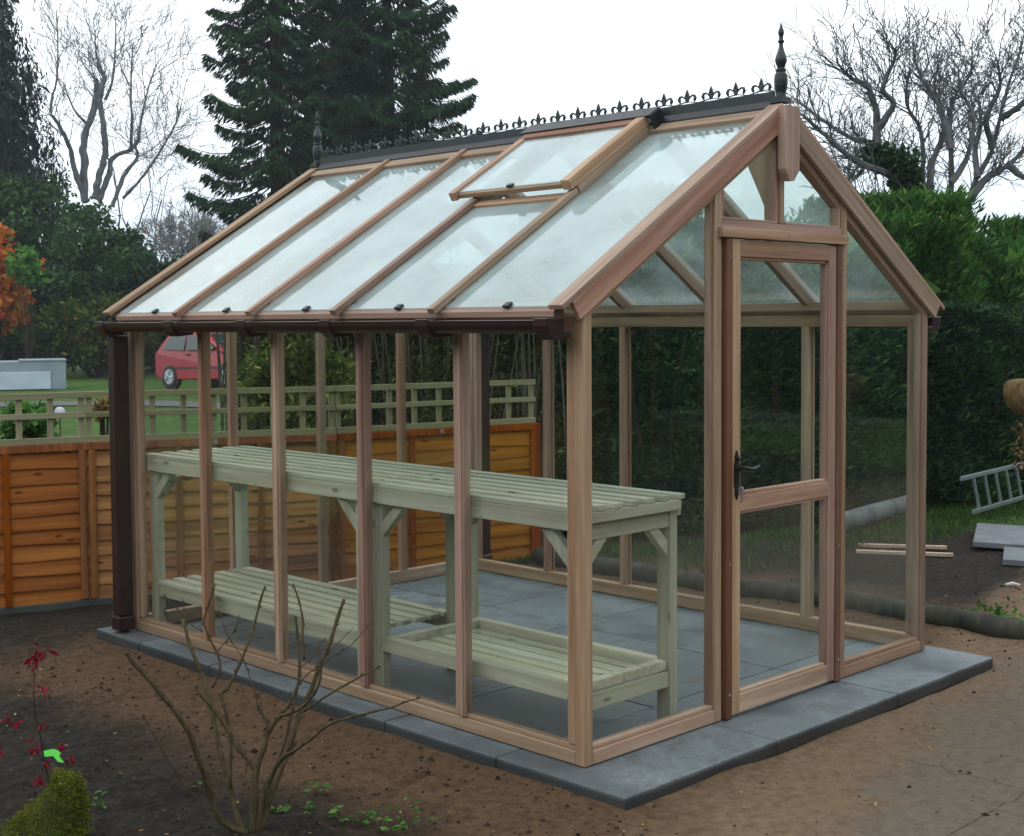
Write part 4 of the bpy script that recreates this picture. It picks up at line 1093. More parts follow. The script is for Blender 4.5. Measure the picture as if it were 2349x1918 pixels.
# hedges ----------------------------------------------------------------
def hedge(name, label, pts, thick, zt, zb, n, size, fol, seed, group=None, bulge=.18, ztf=None, stems=0, cat='hedge', topvar=.12, wr=.5, upax=0.0):
    """pts: foot line of the visible face"""
    global rng
    rng = np.random.default_rng(seed)
    P = np.array(pts, float); seg = np.linalg.norm(P[1:] - P[:-1], axis=1); cum = np.concatenate([[0], np.cumsum(seg)])
    r = empty(name, (P[:, 0].mean(), P[:, 1].mean(), GZ - .05), label, cat, group)
    s = rng.uniform(0, cum[-1], n); k = np.clip(np.searchsorted(cum, s) - 1, 0, len(seg) - 1)
    f = ((s - cum[k]) / seg[k])[:, None]; Q = P[k] * (1 - f) + P[k + 1] * f
    tn = unit(P[k + 1] - P[k]); nr = np.stack([-tn[:, 1], tn[:, 0]], -1)     # away from the camera
    if (nr[0] @ (P[0] - np.array([CAM.x, CAM.y]))) < 0: nr = -nr
    nbump = bulge * (fbm(s, s * 0, 3.0, 3, seed) + fbm(s * .3, s * 0, 9.0, 2, seed + 1))
    top = zt + topvar * fbm(s, s * 0 + 2, 2.2, 3, seed + 2) if ztf is None else ztf(s / cum[-1])
    on_top = rng.uniform(size=n) < thick / (thick + (zt - zb)) * .8
    u = rng.uniform(size=n); z = zb + (top - zb) * u
    dpt = np.abs(rng.normal(size=n)) * .13 + bulge * .5 * fbm(s * 1.0, z * 1.0, 5.0, 4, seed + 3) + .25 * np.clip((z - zt + .35), 0, 1)
    z = np.where(on_top, top - np.abs(rng.normal(size=n)) * .10 + .05 * fbm(s, u * thick, 6, 3, seed + 4), z)
    dpt = np.where(on_top, rng.uniform(.05, thick, n), dpt)
    X3 = np.concatenate([Q + nr * (dpt - nbump * .5)[:, None], z[:, None]], 1)
    ax_ = None if not upax else (np.concatenate([-nr * .6 + rng.normal(size=nr.shape) * .7, np.full((n, 1), upax)], 1))
    quads('leaves', leaves(X3, size, wr, .0, axis=ax_), fol, r)
    # woody core
    mb = MB()
    nrP = unit(np.stack([-(P[-1] - P[0])[1:2], (P[-1] - P[0])[0:1]], -1))[0]
    if nrP @ (P[0] - np.array([CAM.x, CAM.y])) < 0: nrP = -nrP
    for i in range(int(cum[-1] / .16)):
        q = i * .16; kk = min(int(np.searchsorted(cum, q, side='right') - 1), len(seg) - 1); ff = (q - cum[kk]) / seg[kk]
        b0 = P[kk] * (1 - ff) + P[kk + 1] * ff + nrP * rng.uniform(.25, .7)
        for m_ in range(3):
            e = b0 + rng.normal(size=2) * .22
            mb.tube([(b0[0], b0[1], zb - .1), ((b0[0] + e[0]) / 2 + rng.normal() * .05, (b0[1] + e[1]) / 2, (zb + zt) / 2), (e[0], e[1], zt - .2)], [.022, .014, .006], 4, cap=False)
    mb.build('stems', B_dark, r, recalc=False)
    if stems:
        ub = MB()
        for i in range(stems):
            q = rng.uniform(0, cum[-1]); kk = min(int(np.searchsorted(cum, q, side='right') - 1), len(seg) - 1); ff = (q - cum[kk]) / seg[kk]
            b0 = P[kk] * (1 - ff) + P[kk + 1] * ff + nrP * rng.uniform(-.25, .35); h_ = rng.uniform(.6, 1.0) * (zt - zb) + .3; dx_, dy_ = rng.normal(size=2) * .12
            ub.tube([(b0[0], b0[1], zb - .1), (b0[0] + dx_ * .5, b0[1] + dy_ * .5, zb + h_ * .5), (b0[0] + dx_ * 1.3, b0[1] + dy_ * 1.3, zb + h_)], [.009, .007, .003], 3, cap=False)
        ub.build('upright_stems', bark('pale_stem_bark', (.035, .033, .026), (.11, .10, .08), 9), r, recalc=False)
    # inner dark mass of twigs that closes the hedge
    n2 = int(n * .22); s2 = rng.uniform(0, cum[-1], n2); k = np.clip(np.searchsorted(cum, s2) - 1, 0, len(seg) - 1); f = ((s2 - cum[k]) / seg[k])[:, None]
    Q2 = P[k] * (1 - f) + P[k + 1] * f; tn = unit(P[k + 1] - P[k]); nr = np.stack([-tn[:, 1], tn[:, 0]], -1)
    if (nr[0] @ (P[0] - np.array([CAM.x, CAM.y]))) < 0: nr = -nr
    X4 = np.concatenate([Q2 + nr * rng.uniform(.35, .8, (n2, 1)), rng.uniform(zb, zt - .18, (n2, 1))], 1)
    quads('inner_leaves', leaves(X4, size * 3.2, .7, .0), fol, r)
    return r
hedge('hedge', 'long dark clipped hedge along the right behind the ladder', [(4.3, 4.35), (5.2, 3.55), (6.0, 3.15), (8.4, 2.75), (11.0, 2.6), (14.0, 2.4)], 1.3, 1.66, -.1, 100000, .075, F_hedge, 51, bulge=.32, topvar=.20, wr=.28, upax=.5)
hedge('hedge', 'bright green loose hedge top rising behind the dark clipped hedge', [(5.4, 5.2), (6.6, 4.6), (9.0, 4.1), (12.0, 3.9), (16, 3.6)], 1.7, 2.35, .7, 70000, .13, F_bright, 52, bulge=.8, topvar=.5, wr=.22, upax=1.0)
hedge('thicket', 'tangled thicket of upright stems with yellow-green leaves behind the fence', [(2.7, 6.6), (3.4, 5.7), (4.0, 5.0), (4.7, 4.3)], 1.2, 2.05, -.1, 42000, .042, F_thick, 53, cat='thicket', stems=150, wr=.42, bulge=.3)
mass('variegated_shrub', 'yellow and green variegated shrub in front of the red car, behind the trellis', 680, 10.2, 690, 1010, 300, 6500, .07, F_varieg, None, seed=54, nclump=60, wr=.34)
mass('variegated_shrub', 'small variegated sprig showing above the trellis beside a glazing bar', 772, 9.35, 850, 985, 90, 260, .06, F_varieg, None, seed=55, nclump=14)
mass('hydrangea_shrub', 'low leafy shrub behind the trellis at the left edge', 50, 8.8, 905, 1010, 170, 1500, .06, F_weed, None, seed=56, nclump=26)
mass('brown_shrub', 'low brownish shrub behind the trellis left of the downpipe', 232, 11.5, 895, 950, 60, 700, .05, F_dry, None, seed=57, nclump=14)

# ------------------------------------------------------------------ car
def build_car():
    x, y = gxy(505, 33.0)
    M_red = plain('red_car_paint', (.30, .010, .020), .25, spec=.6)
    M_win = plain('dark_window_glass', (.03, .045, .05), .08, spec=.8)
    M_tyre = plain('tyre_rubber', (.02, .02, .022), .8)
    M_rim = plain('silver_rim', (.42, .46, .5), .35, .6)
    M_head = plain('clear_lamp', (.7, .75, .8), .1)
    M_trim = plain('dark_trim', (.05, .012, .015), .5)
    r = empty('parked_car', (x, y, .0), 'small red hatchback parked on the grass beyond the trellis', 'car')
    prof = [(-1.80, .42), (-1.84, .62), (-1.80, .92), (-1.66, 1.14), (-1.42, 1.42), (-1.05, 1.50), (-.2, 1.50), (.22, 1.42), (.86, 1.02), (1.02, .96), (1.62, .84), (1.80, .66), (1.82, .40), (1.70, .26), (1.50, .22), (-1.5, .22), (-1.74, .28)]
    secs = [(-.80, .97), (-.83, 1.0), (-.60, 1.0), (.60, 1.0), (.83, 1.0), (.80, .97)]
    b = MB(); n = len(prof)
    def wdt(z): return .83 if z < .95 else .83 - (z - .95) * .34
    ring = []
    for s_ in (-1, -.96, .96, 1):
        sc = .96 if abs(s_) == 1 else 1.0
        for (u, z) in prof:
            ring.append((u * (.985 if abs(s_) == 1 else 1.0), s_ * wdt(z), .85 + (z - .85) * (1.0 if abs(s_) < 1 else .985)))
    b.v = ring
    for k in range(3):
        for i in range(n): b.f.append((k*n+i, k*n+(i+1)%n, (k+1)*n+(i+1)%n, (k+1)*n+i))
    b.f += [tuple(range(n)), tuple(range(4*n-1, 3*n-1, -1))]
    loc = lambda bb: bb
    def P(bb, nm, mt, par=r, **kw):
        o = bb.build(nm, mt, None, **kw); o.parent = par; return o
    body = P(b, 'body', M_red, bevel=.02)
    for s_ in (-1, 1):
        def side_poly(pl, nm, mt, off=.004):
            bb = MB(); vs = [(u, s_ * (wdt(z) + off), z) for u, z in pl] + [(u, s_ * (wdt(z) - .02), z) for u, z in pl]; m_ = len(pl)
            bb.add(vs, [tuple(range(m_)), tuple(range(2*m_-1, m_-1, -1))] + [(i, (i+1) % m_, (i+1) % m_ + m_, i + m_) for i in range(m_)])
            return P(bb, nm, mt)
        side_poly([(-1.52, 1.02), (-1.32, 1.36), (-.62, 1.38), (-.58, .99)], 'window', M_win)
        side_poly([(-.50, .99), (-.54, 1.38), (.16, 1.36), (.66, 1.03), (.60, .99)], 'window', M_win)
        side_poly([(-1.0, .50), (-1.0, .55), (1.1, .55), (1.1, .50)], 'trim_strip', M_trim, .012)
        side_poly([(-.50, .86), (-.50, .89), (-.34, .89), (-.34, .86)], 'door_handle', M_trim, .014)
        side_poly([(1.42, .66), (1.38, .80), (1.66, .76), (1.70, .66)], 'headlight', M_head, .01)
        for u in (-1.17, 1.20):
            a = P(MB().lathe((u, s_ * .76, .30), [(.36, -.06), (.36, .075)], 24, 'y'), 'wheel_arch', M_trim)
            tw = P(MB().lathe((u, s_ * .77, .30), [(.27, -.09), (.30, -.07), (.30, .07), (.27, .09)], 24, 'y'), 'wheel', M_tyre)
            rb = MB().lathe((u, s_ * .775, .30), [(.20, -.088), (.20, .088)], 20, 'y')
            for q in range(5):
                a_ = 6.283 * q / 5; rb.tube([(u, s_ * .87, .30), (u + .19 * math.cos(a_), s_ * .868, .30 + .19 * math.sin(a_))], .022, 5)
            P(rb, 'rim', M_rim, tw)
    # screens front and rear
    def quad(nm, vs, mt):
        bb = MB(); bb.add(vs + [(a - .0, c, d - .02) for a, c, d in vs], [(0,1,2,3), (7,6,5,4), (0,4,5,1), (1,5,6,2), (2,6,7,3), (3,7,4,0)]); P(bb, nm, mt)
    quad('windscreen', [(.90, -.66, 1.01), (.90, .66, 1.01), (.27, .58, 1.42), (.27, -.58, 1.42)], M_win)
    quad('rear_window', [(-1.70, -.62, 1.13), (-1.70, .62, 1.13), (-1.46, .58, 1.41), (-1.46, -.58, 1.41)], M_win)
    for s_ in (-1, 1): P(MB().box(-1.85, -1.78, s_ * .74 - .07, s_ * .74 + .07, .74, .98), 'tail_light', M_trim, bevel=.01)
    P(MB().box(1.74, 1.86, -.78, .78, .30, .56), 'bumper', M_red, bevel=.03); P(MB().box(-1.88, -1.76, -.78, .78, .32, .60), 'bumper', M_red, bevel=.03)
    # heading: nose turned a little towards the camera, car facing right
    view = math.atan2(y - CAM.y, x - CAM.x)
    r.rotation_euler = (R(-2), R(-1.5), view - math.pi / 2 - R(50))
    r.scale = (.88, .88, .92)
    return r
build_car()

# pale box and stake, white ball
x, y = gxy(40, 34)
r = empty('storage_box', (x, y, -.09), 'low pale blue-grey box lying on the lawn at the left edge', 'box', rotz=math.atan2(y - CAM.y, x - CAM.x) - math.pi/2)
M_pb = plain('pale_blue_panel', (.40, .50, .58), .6, var=.12, scale=2); M_pg = plain('grey_blue_sheet', (.20, .26, .29), .55, var=.15, scale=2)
ca = r.matrix_basis.copy()
def lb(bb, nm, mt):
    o = bb.build(nm, mt, None, bevel=.01); o.parent = r; return o
lb(MB().prism([(-2.2, .0), (1.12, .0), (1.12, .72), (-2.2, .72)], 'y', .12, 1.5), 'body', M_pg)
lb(MB().box(-2.1, .75, .05, .118, .02, .46), 'front_panel', M_pb)
lb(MB().box(.0, 1.14, .10, 1.52, .722, .76), 'lid', M_pg)
x, y = gxy(132, 8.3); z0 = zat(928, 8.3)
r = empty('garden_stake', (x, y, -.25), 'thin stake with a round white ball on top behind the trellis', 'stake')
MB().tube([(x, y, -.25), (x, y, z0 - .02)], .004, 6).build('stick', B_twig, r)
MB().lathe((x, y, z0), [(.001, -.033), (.018, -.028), (.030, -.014), (.033, 0), (.030, .014), (.018, .028), (.001, .033)], 16).build('ball', plain('white_float', (.62, .60, .70), .6), r, smooth=True)

# ------------------------------------------------------------------ things on the right
M_log = bark('weathered_log', (.022, .024, .018), (.075, .075, .058), 14)
def log(name, label, pts, r_, cat='log', mt=None):
    mb = MB(); P = []
    for a, c in zip(pts, pts[1:]):
        for k in range(6): P.append(Vector(a).lerp(Vector(c), k / 6))
    P.append(Vector(pts[-1]))
    P = [p + Vector((0, 0, .004 * math.sin(i * .7))) for i, p in enumerate(P)]
    mb.tube(P, [r_ * (1 + .012 * math.sin(i * 1.1)) for i in range(len(P))], 14)
    return tag(mb.build(name, mt or M_log, None, smooth=True), label, cat)
log('edging_log', 'half-buried round timber edging beside the greenhouse on the right', [(3.10, 3.3, -.03), (3.12, 1.9, -.03), (3.22, .9, -.025), (3.19, .3, -.02), (3.10, -.6, -.03)], .062, 'edging')
log('fallen_pole', 'grey round pole lying on the grass at the foot of the hedge', [(5.45, 2.42, .02), (6.9, 2.60, .03)], .075, 'pole', bark('grey_pole', (.06, .07, .07), (.17, .19, .19), 10))
# ladder on its side against the hedge
M_l = M_alu
a = Vector((7.05, 2.12, -.04)); dvec = Vector((1.0, .10, .0)).normalized(); upv = Vector((-.22, .10, 1)).normalized()
r = empty('ladder', a, 'grey metal ladder lying on its side against the foot of the dark hedge', 'ladder')
Ll, hw_ = 3.4, .30
MB().beam(a, a + dvec * Ll, (0, 1, 0), .022, .035, 0).build('side_rail', M_l, r, bevel=.003)
q = a + upv * hw_ - dvec * .12
MB().beam(q, q + dvec * Ll, (0, 1, 0), .022, .035, 0).build('side_rail', M_l, r, bevel=.003)
for k in range(13):
    p0_ = a + dvec * (.13 + k * .25) + Vector((0, 0, .03)); MB().tube([p0_, p0_ + upv * (hw_ - .02)], .015, 8).build('rung', M_l, r)
# paving slabs stacked flat
M_ps = plain('pale_grey_slab', (.125, .14, .155), .6, var=.3, scale=6)
def flat_slab(label, c, sx, sy, rot, z=0, h=.04):
    o = MB().box(-sx/2, sx/2, -sy/2, sy/2, 0, h).build('loose_slab', M_ps, None, bevel=.004); o.location = (c[0], c[1], GZ + z); o.rotation_euler = (R(1.5), 0, rot)
    return tag(o, label, 'slab', 'loose paving slabs right of the greenhouse')
flat_slab('larger pale grey slab lying on the soil, nearer the ladder', (6.10, 1.09), .93, .95, R(25), .012)
flat_slab('smaller pale grey slab lying on the soil in front of the larger one', (5.37, .70), .53, .62, R(25), .006)
M_pl = wood('offcut_plank', (.28, .20, .13), (.40, .30, .20), (.5, .4, .28), 'x', tint=.05)
def plank(label, p0_, p1_, wd):
    b = MB(); b.beam(Vector((*p0_, GZ + .006)), Vector((*p1_, GZ + .006)), Vector((p1_[1] - p0_[1], p0_[0] - p1_[0], 0)), wd, .02, 0)
    return tag(b.build('timber_offcut', M_pl, None), label, 'plank', 'timber offcuts on the soil')
plank('pale timber offcut on the soil, the one nearer the hedge', (5.05, 1.98), (5.38, 1.47), .05)
plank('pale timber offcut on the soil, the one nearer the edging log', (4.80, 1.85), (5.13, 1.29), .05)
b = MB(); b.tube([(4.40, .56, GZ + .010), (4.43, .53, GZ + .018), (4.45, .49, GZ + .01)], [.006, .011, .006], 6)
tag(b.build('white_rag', plain('white_cloth', (.6, .6, .6), .8), None), 'small scrap of white rag on the dark soil right of the greenhouse', 'rag')

# hanging basket at the right edge
r0 = at(2358, 905, 6.2)
r = empty('hanging_basket', r0, 'round brown moss hanging basket with dangling shoots at the right edge', 'basket')
pr_ = [(.012, -.095), (.06, -.085), (.095, -.045), (.108, .0), (.105, .045), (.09, .062), (.06, .07), (.01, .072)]
M_bk = bark('coir_basket', (.07, .045, .02), (.24, .17, .075), 45)
b = MB().lathe(r0, pr_, 18); o = b.build('bowl', M_bk, r, smooth=True)
st_ = MB(); lv = []
for k in range(9):
    q = r0 + Vector((random.uniform(-.07, .07), random.uniform(-.07, .07), -.07)); ln_ = random.uniform(.10, .30)
    pts = [q + Vector((.012 * math.sin(i * 1.3 + k), .01 * math.cos(i + k), -ln_ * i / 5)) for i in range(6)]
    st_.tube(pts, .0018, 4); lv += [tuple(pts[-1])] * 7 + [tuple(pts[3])] * 3
st_.build('trailing_stems', B_twig, r)
lvp = np.array(lv) + rng.normal(size=(len(lv), 3)) * .014
quads('leaves', leaves(lvp, .03, .6), F_dry, r)
ch = MB()
for k in range(3):
    a_ = k * 2.094; ch.tube([r0 + Vector((.1 * math.cos(a_), .1 * math.sin(a_), .05)), r0 + Vector((0, 0, .45))], .002, 4)
ch.build('chains', M_iron, r)
# the post arm that holds it, reaching in from outside the frame
a = r0 + Vector((0, 0, .45)); right = CROT @ Vector((1, 0, 0))
rr_ = empty('bracket_post', (a.x + right.x * .75, a.y + right.y * .75, GZ), 'dark bracket post carrying the hanging basket beyond the right edge', 'post')
pb_ = a + right * .75
MB().tube([(pb_.x, pb_.y, GZ - .1), (pb_.x, pb_.y, a.z + .1)], .025, 8).build('post', M_iron, rr_)
MB().tube([(pb_.x, pb_.y, a.z), a, a - Vector((0, 0, .015))], .008, 6).build('arm', M_iron, rr_)

# ------------------------------------------------------------------ foreground shrub (cut back, bare)
def z7(zx, zy): return zx / 2.362, 1218 + zy / 2.362
SB = onground(584, 1912)
D0 = (CROT.inverted() @ (SB - CAM)).z * -1
BR = [  # (depth drift, radius start, radius end, points)
 (.10, .013, .007, [(1370,1640),(1372,1500),(1385,1320),(1385,1285),(1300,1180),(1180,990),(1095,890),(1060,840)]),
 (-.12, .011, .007, [(1340,1640),(1200,1570),(1130,1400),(1050,1160),(1000,1050),(880,890),(740,730),(680,660)]),
 (.22, .011, .006, [(1330,1640),(1290,1560),(1250,1400),(1190,1180),(1150,980),(1120,850),(1070,720),(1030,620),(990,480)]),
 (.18, .013, .006, [(1395,1640),(1430,1560),(1480,1400),(1560,1200),(1620,1000),(1680,880),(1730,740),(1790,600),(1830,470),(1865,370)]),
 (.05, .012, .0035, [(1380,1640),(1385,1480),(1390,1300),(1430,1180),(1460,1080),(1520,1000),(1600,880),(1625,740),(1612,560),(1600,460)]),
 (-.05, .006, .004, [(1515,1005),(1620,965),(1700,885),(1735,800),(1742,690)]),
 (-.02, .006, .005, [(1462,1090),(1440,1020),(1405,965),(1395,940)]),
 (-.15, .006, .0022, [(1575,1205),(1680,1130),(1780,1050),(1900,1010),(2000,985),(2126,955),(2200,925),(2280,905)]),
 (.10, .0045, .0022, [(1648,975),(1760,900),(1880,830),(1990,770),(2062,735)]),
 (.14, .007, .004, [(1245,1400),(1250,1150),(1230,1000),(1195,885),(1230,860),(1300,720),(1340,620),(1380,500),(1410,380),(1437,300)]),
 (.12, .005, .003, [(1650,700),(1640,590),(1640,480),(1620,380),(1588,285)]),
 (.05, .005, .003, [(1150,850),(1195,740),(1170,650),(1125,560),(1105,485),(1130,400),(1165,290)]),
 (.10, .0025, .0014, [(1395,940),(1380,880),(1320,700),(1230,560),(1190,430)]),
 (.08, .0022, .0012, [(1180,650),(1240,580),(1275,530),(1297,455)]),
 (.08, .0022, .0012, [(1100,545),(1020,490),(985,360)]),
 (.08, .0018, .0010, [(1000,470),(940,400),(880,340)]),
 (.15, .0028, .0014, [(1600,880),(1640,800),(1760,710),(1900,620),(2012,488)]),
 (.12, .0022, .0011, [(1700,760),(1720,720),(1800,640),(1912,528)]),
 (.09, .0022, .0011, [(1625,740),(1690,690),(1730,620),(1765,585)]),
 (-.20, .0035, .0015, [(1290,1620),(1140,1530),(1000,1380),(900,1230),(830,1100),(770,990)]),
 (-.10, .0018, .001, [(860,1160),(880,1110),(890,1085)]),
 (.05, .0018, .001, [(1330,1310),(1335,1250),(1325,1180)]),
 (.16, .005, .003, [(1560,1200),(1600,1080),(1640,980),(1650,900)]),
 (-.08, .010, .007, [(1400,1640),(1420,1480),(1470,1330),(1530,1230),(1580,1200)]),
 (.0, .007, .004, [(1420,1500),(1440,1370),(1500,1270),(1545,1140),(1575,1010),(1590,920)]),
]
r = empty('bare_shrub', SB, 'cut-back bare shrub with thick leafless stems in the foreground', 'shrub')
sm_ = MB(); bd = MB()
for (dr_, r0_, r1_, pts) in BR:
    n_ = len(pts); root_y = pts[0][1]
    P = []
    for i, (zx, zy) in enumerate(pts):
        px, py = z7(zx, zy); h = (1640 - zy) / 1300.0
        P.append(at(px, py, D0 + dr_ * h * 1.6))
    # subdivide with Catmull-Rom for smooth wood
    Q = []; rq = []
    for i in range(n_ - 1):
        a0, a1, a2, a3 = P[max(0, i-1)], P[i], P[i+1], P[min(n_-1, i+2)]
        for k in range(3):
            u = k / 3
            Q.append(.5 * ((2 * a1) + (a2 - a0) * u + (2*a0 - 5*a1 + 4*a2 - a3) * u*u + (3*a1 - a0 - 3*a2 + a3) * u**3)); rq.append(r0_ + (r1_ - r0_) * (i + u) / (n_ - 1))
    Q.append(P[-1]); rq.append(r1_)
    rq = [a_ * (1 + (.30 if i % 3 == 0 else 0) + .06 * math.sin(i * 2.3 + r0_ * 900)) * .88 for i, a_ in enumerate(rq)]
    sm_.tube(Q, rq, 7 if r0_ > .004 else 5)
    for i in range(2, len(Q) - 1, 3):
        dd = (Q[i+1] - Q[i-1]).normalized(); o_ = dd.orthogonal().normalized(); o_.rotate(Matrix.Rotation(i * 2.4, 3, dd))
        if rq[i] < .0085: bd.tube([Q[i] + o_ * rq[i] * .6, Q[i] + o_ * (rq[i] + .004) + dd * .005, Q[i] + o_ * (rq[i] + .003) + dd * .012], [.0022, .0026, .0004], 5)
M_stem = bark('shrub_stem_bark', (.028, .022, .012), (.115, .090, .045), 46)
sm_.add(bd.v, bd.f); sm_.build('stems', M_stem, r, smooth=True, recalc=False)

# red-leaved seedling ---------------------------------------------------
def z4(zx, zy): return zx / 3.633, 1440 + zy / 3.633
RB = onground(*z4(420, 1330)); D1 = (CROT.inverted() @ (RB - CAM)).z * -1
r = empty('red_seedling', RB, 'thin seedling with drooping crimson leaves at the lower left', 'plant')
mb = MB()
st1 = [at(*z4(a_, b_), D1) for a_, b_ in ((420,1330),(375,1150),(350,960),(300,760),(280,560),(285,350),(320,230))]
st2 = [at(*z4(a_, b_), D1 - .03) for a_, b_ in ((372,1090),(370,960),(395,830),(410,800))]
mb.tube(st1, [.0035, .003, .0028, .0025, .002, .0018, .001], 5); mb.tube(st2, [.0022, .002, .0015, .001], 5)
for a_, b_ in (((295,650),(200,660)), ((300,640),(450,630)), ((330,860),(150,760))): mb.tube([at(*z4(*a_), D1), at(*z4(*b_), D1 + .04)], .0008, 4)
mb.build('stem', B_dark, r)
L_ = []
for (zx, zy, k, sz) in ((350,190,7,.050), (300,240,5,.045), (270,280,4,.04), (400,505,5,.034), (350,490,3,.028), (70,760,5,.034), (135,790,4,.03), (345,800,3,.03), (300,1000,6,.036), (260,930,3,.036), (390,1120,5,.03), (520,990,4,.03), (585,1085,5,.034), (310,1240,5,.038), (415,1255,5,.032), (30,1035,4,.03)):
    c_ = at(*z4(zx, zy), D1 + random.uniform(-.05, .05))
    Pn = np.array(c_)[None] + rng.normal(size=(k * 2, 3)) * .009
    L_.append(leaves(Pn, sz * .8, .30, droop=1.6))
quads('leaves', np.concatenate(L_), F_red, r)
# bright green plant tag caught on it
c_ = at(*z4(430, 1050), D1 - .06); ux = (CROT @ Vector((1, 0, 0))); uz = (Vector((0, 0, 1)) + Vector((.2, .3, 0))).normalized()
pl = [(-.028, .010), (-.024, -.010), (.006, -.008), (.024, -.028), (.044, -.030), (.026, -.008), (.032, .002), (.020, .012), (.006, .016)]
b = MB(); th = ux.cross(uz) * .0015
vs = [c_ + ux * u + uz * v_ + th for u, v_ in pl] + [c_ + ux * u + uz * v_ - th for u, v_ in pl]; n_ = len(pl)
b.add(vs, [tuple(range(n_)), tuple(range(2*n_-1, n_-1, -1))] + [(i, (i+1) % n_, (i+1) % n_ + n_, i + n_) for i in range(n_)])
tag(b.build('plant_tag', plain('lime_green_plastic', (.12, .75, .08), .5), None), 'bright lime green plastic tag lying among the red leaves', 'tag')

# mossy stump -------------------------------------------------------------
SC = onground(88, 1950); rng = np.random.default_rng(77)
r = empty('mossy_stump', SC, 'low stump covered in yellow-green moss in the bottom left corner', 'stump')
b = MB(); rings = 10; nn_ = 28
stump_r = [.165, .155, .145, .135, .125, .115, .10, .08, .05, .015]; stump_z = [-.05, .02, .07, .11, .145, .172, .193, .207, .215, .218]
vs = []
for j_, (ra, z_) in enumerate(zip(stump_r, stump_z)):
    for k in range(nn_):
        a_ = 6.283 * k / nn_; q = ra * .84 * (1 + .14 * math.sin(3 * a_ + 1) + .05 * math.sin(7 * a_ + j_)); rt_ = CROT @ Vector((1, 0, 0)); sh_ = .045 * z_ / .2; lean = 1 + .35 * math.cos(a_ - math.atan2(rt_.y, rt_.x)) * (z_ / .22); vs.append((SC.x + rt_.x * sh_ + q * math.cos(a_), SC.y + rt_.y * sh_ + q * math.sin(a_), SC.z + z_ * .80 * lean + .016 * math.sin(5 * a_) + .01 * math.sin(2 * a_)))
fs = [(j_*nn_+k, j_*nn_+(k+1)%nn_, (j_+1)*nn_+(k+1)%nn_, (j_+1)*nn_+k) for j_ in range(rings-1) for k in range(nn_)] + [tuple((rings-1)*nn_+k for k in range(nn_))]
b.add(vs, fs); b.build('trunk', bark('mossy_wood', (.03, .035, .012), (.10, .11, .03), 30), r, smooth=True)
V_ = np.array(vs)[nn_:]; idx = rng.integers(0, len(V_), 24000); Pm = V_[idx] + rng.normal(size=(24000, 3)) * .009
outw = unit(Pm - np.array([SC.x, SC.y, SC.z + .03])); quads('moss', leaves(Pm, .0085, .3, axis=outw + np.array([0, 0, -.7])), F_moss, r)

# weeds, litter, grass ------------------------------------------------------
rng = np.random.default_rng(91)
def weed(label, px, py, k, sz, spread, hgt=.05):
    g = onground(px, py); r = empty('weed', g, label, 'weed', 'young weeds on the soil')
    P = []; st = MB(); A = []
    for q in range(k):
        a_ = rng.uniform(0, 6.28); rd = spread * rng.uniform(.3, 1); h = hgt * rng.uniform(.4, 1)
        e = Vector((g.x + rd * math.cos(a_), g.y + rd * math.sin(a_), g.z + h)); st.tube([g - Vector((0, 0, .01)), (g + e) / 2 + Vector((0, 0, h * .3)), e], .0011, 4)
        for _ in range(3): P.append(tuple(e)); A.append((math.cos(a_) + rng.normal() * .6, math.sin(a_) + rng.normal() * .6, -.1))
    st.build('stems', B_twig, r); quads('leaves', leaves(np.array(P), sz, .75, axis=np.array(A), up=3.0), F_weed, r)
for i, (px, py, k, sz, sp_, hg) in enumerate(((636, 1868, 5, .030, .035, .03), (735, 1838, 6, .026, .04, .06), (785, 1888, 6, .030, .045, .05), (702, 1872, 4, .022, .04, .03), (845, 1888, 5, .024, .05, .04), (925, 1888, 9, .020, .06, .07), (870, 1905, 7, .026, .06, .04), (960, 1912, 8, .02, .07, .05), (226, 1855, 4, .018, .03, .03), (460, 1812, 3, .018, .02, .03), (235, 1826, 3, .016, .02, .02))):
    weed(['broad-leaved weed at the foot of the bare shrub, right side', 'tallest bright green weed right of the bare shrub', 'bright green weed low in the foreground with rounded leaves', 'small weed between the bare shrub and the taller weeds', 'blue-green weed in the foreground right of the rounded one', 'feathery weed clump at the bottom edge, furthest right but one', 'low spreading weed cut by the bottom edge', 'feathery weed clump at the bottom edge, furthest right', 'small weed just right of the mossy stump', 'tiny weed left of the main shrub stems', 'tiny weed above the one beside the mossy stump'][i], px, py, k, sz, sp_, hg)
for i, (xx, yy, lab) in enumerate(((3.36, .06, 'leafy green clump on the soil beside the edging log'), (3.5, .16, 'second leafy clump just behind the edging log'))):
    g = Vector((xx, yy, GZ)); r = empty('weed', g, lab, 'weed', 'young weeds on the soil')
    P = np.array(g)[None] + np.abs(rng.normal(size=(70, 3))) * np.array([.07, .07, .03]) * rng.choice([-1, 1], (70, 3)) ; P[:, 2] = GZ + np.abs(rng.normal(size=70)) * .03 + .01
    quads('leaves', leaves(P, .035, .7, up=1.5), F_weed, r)
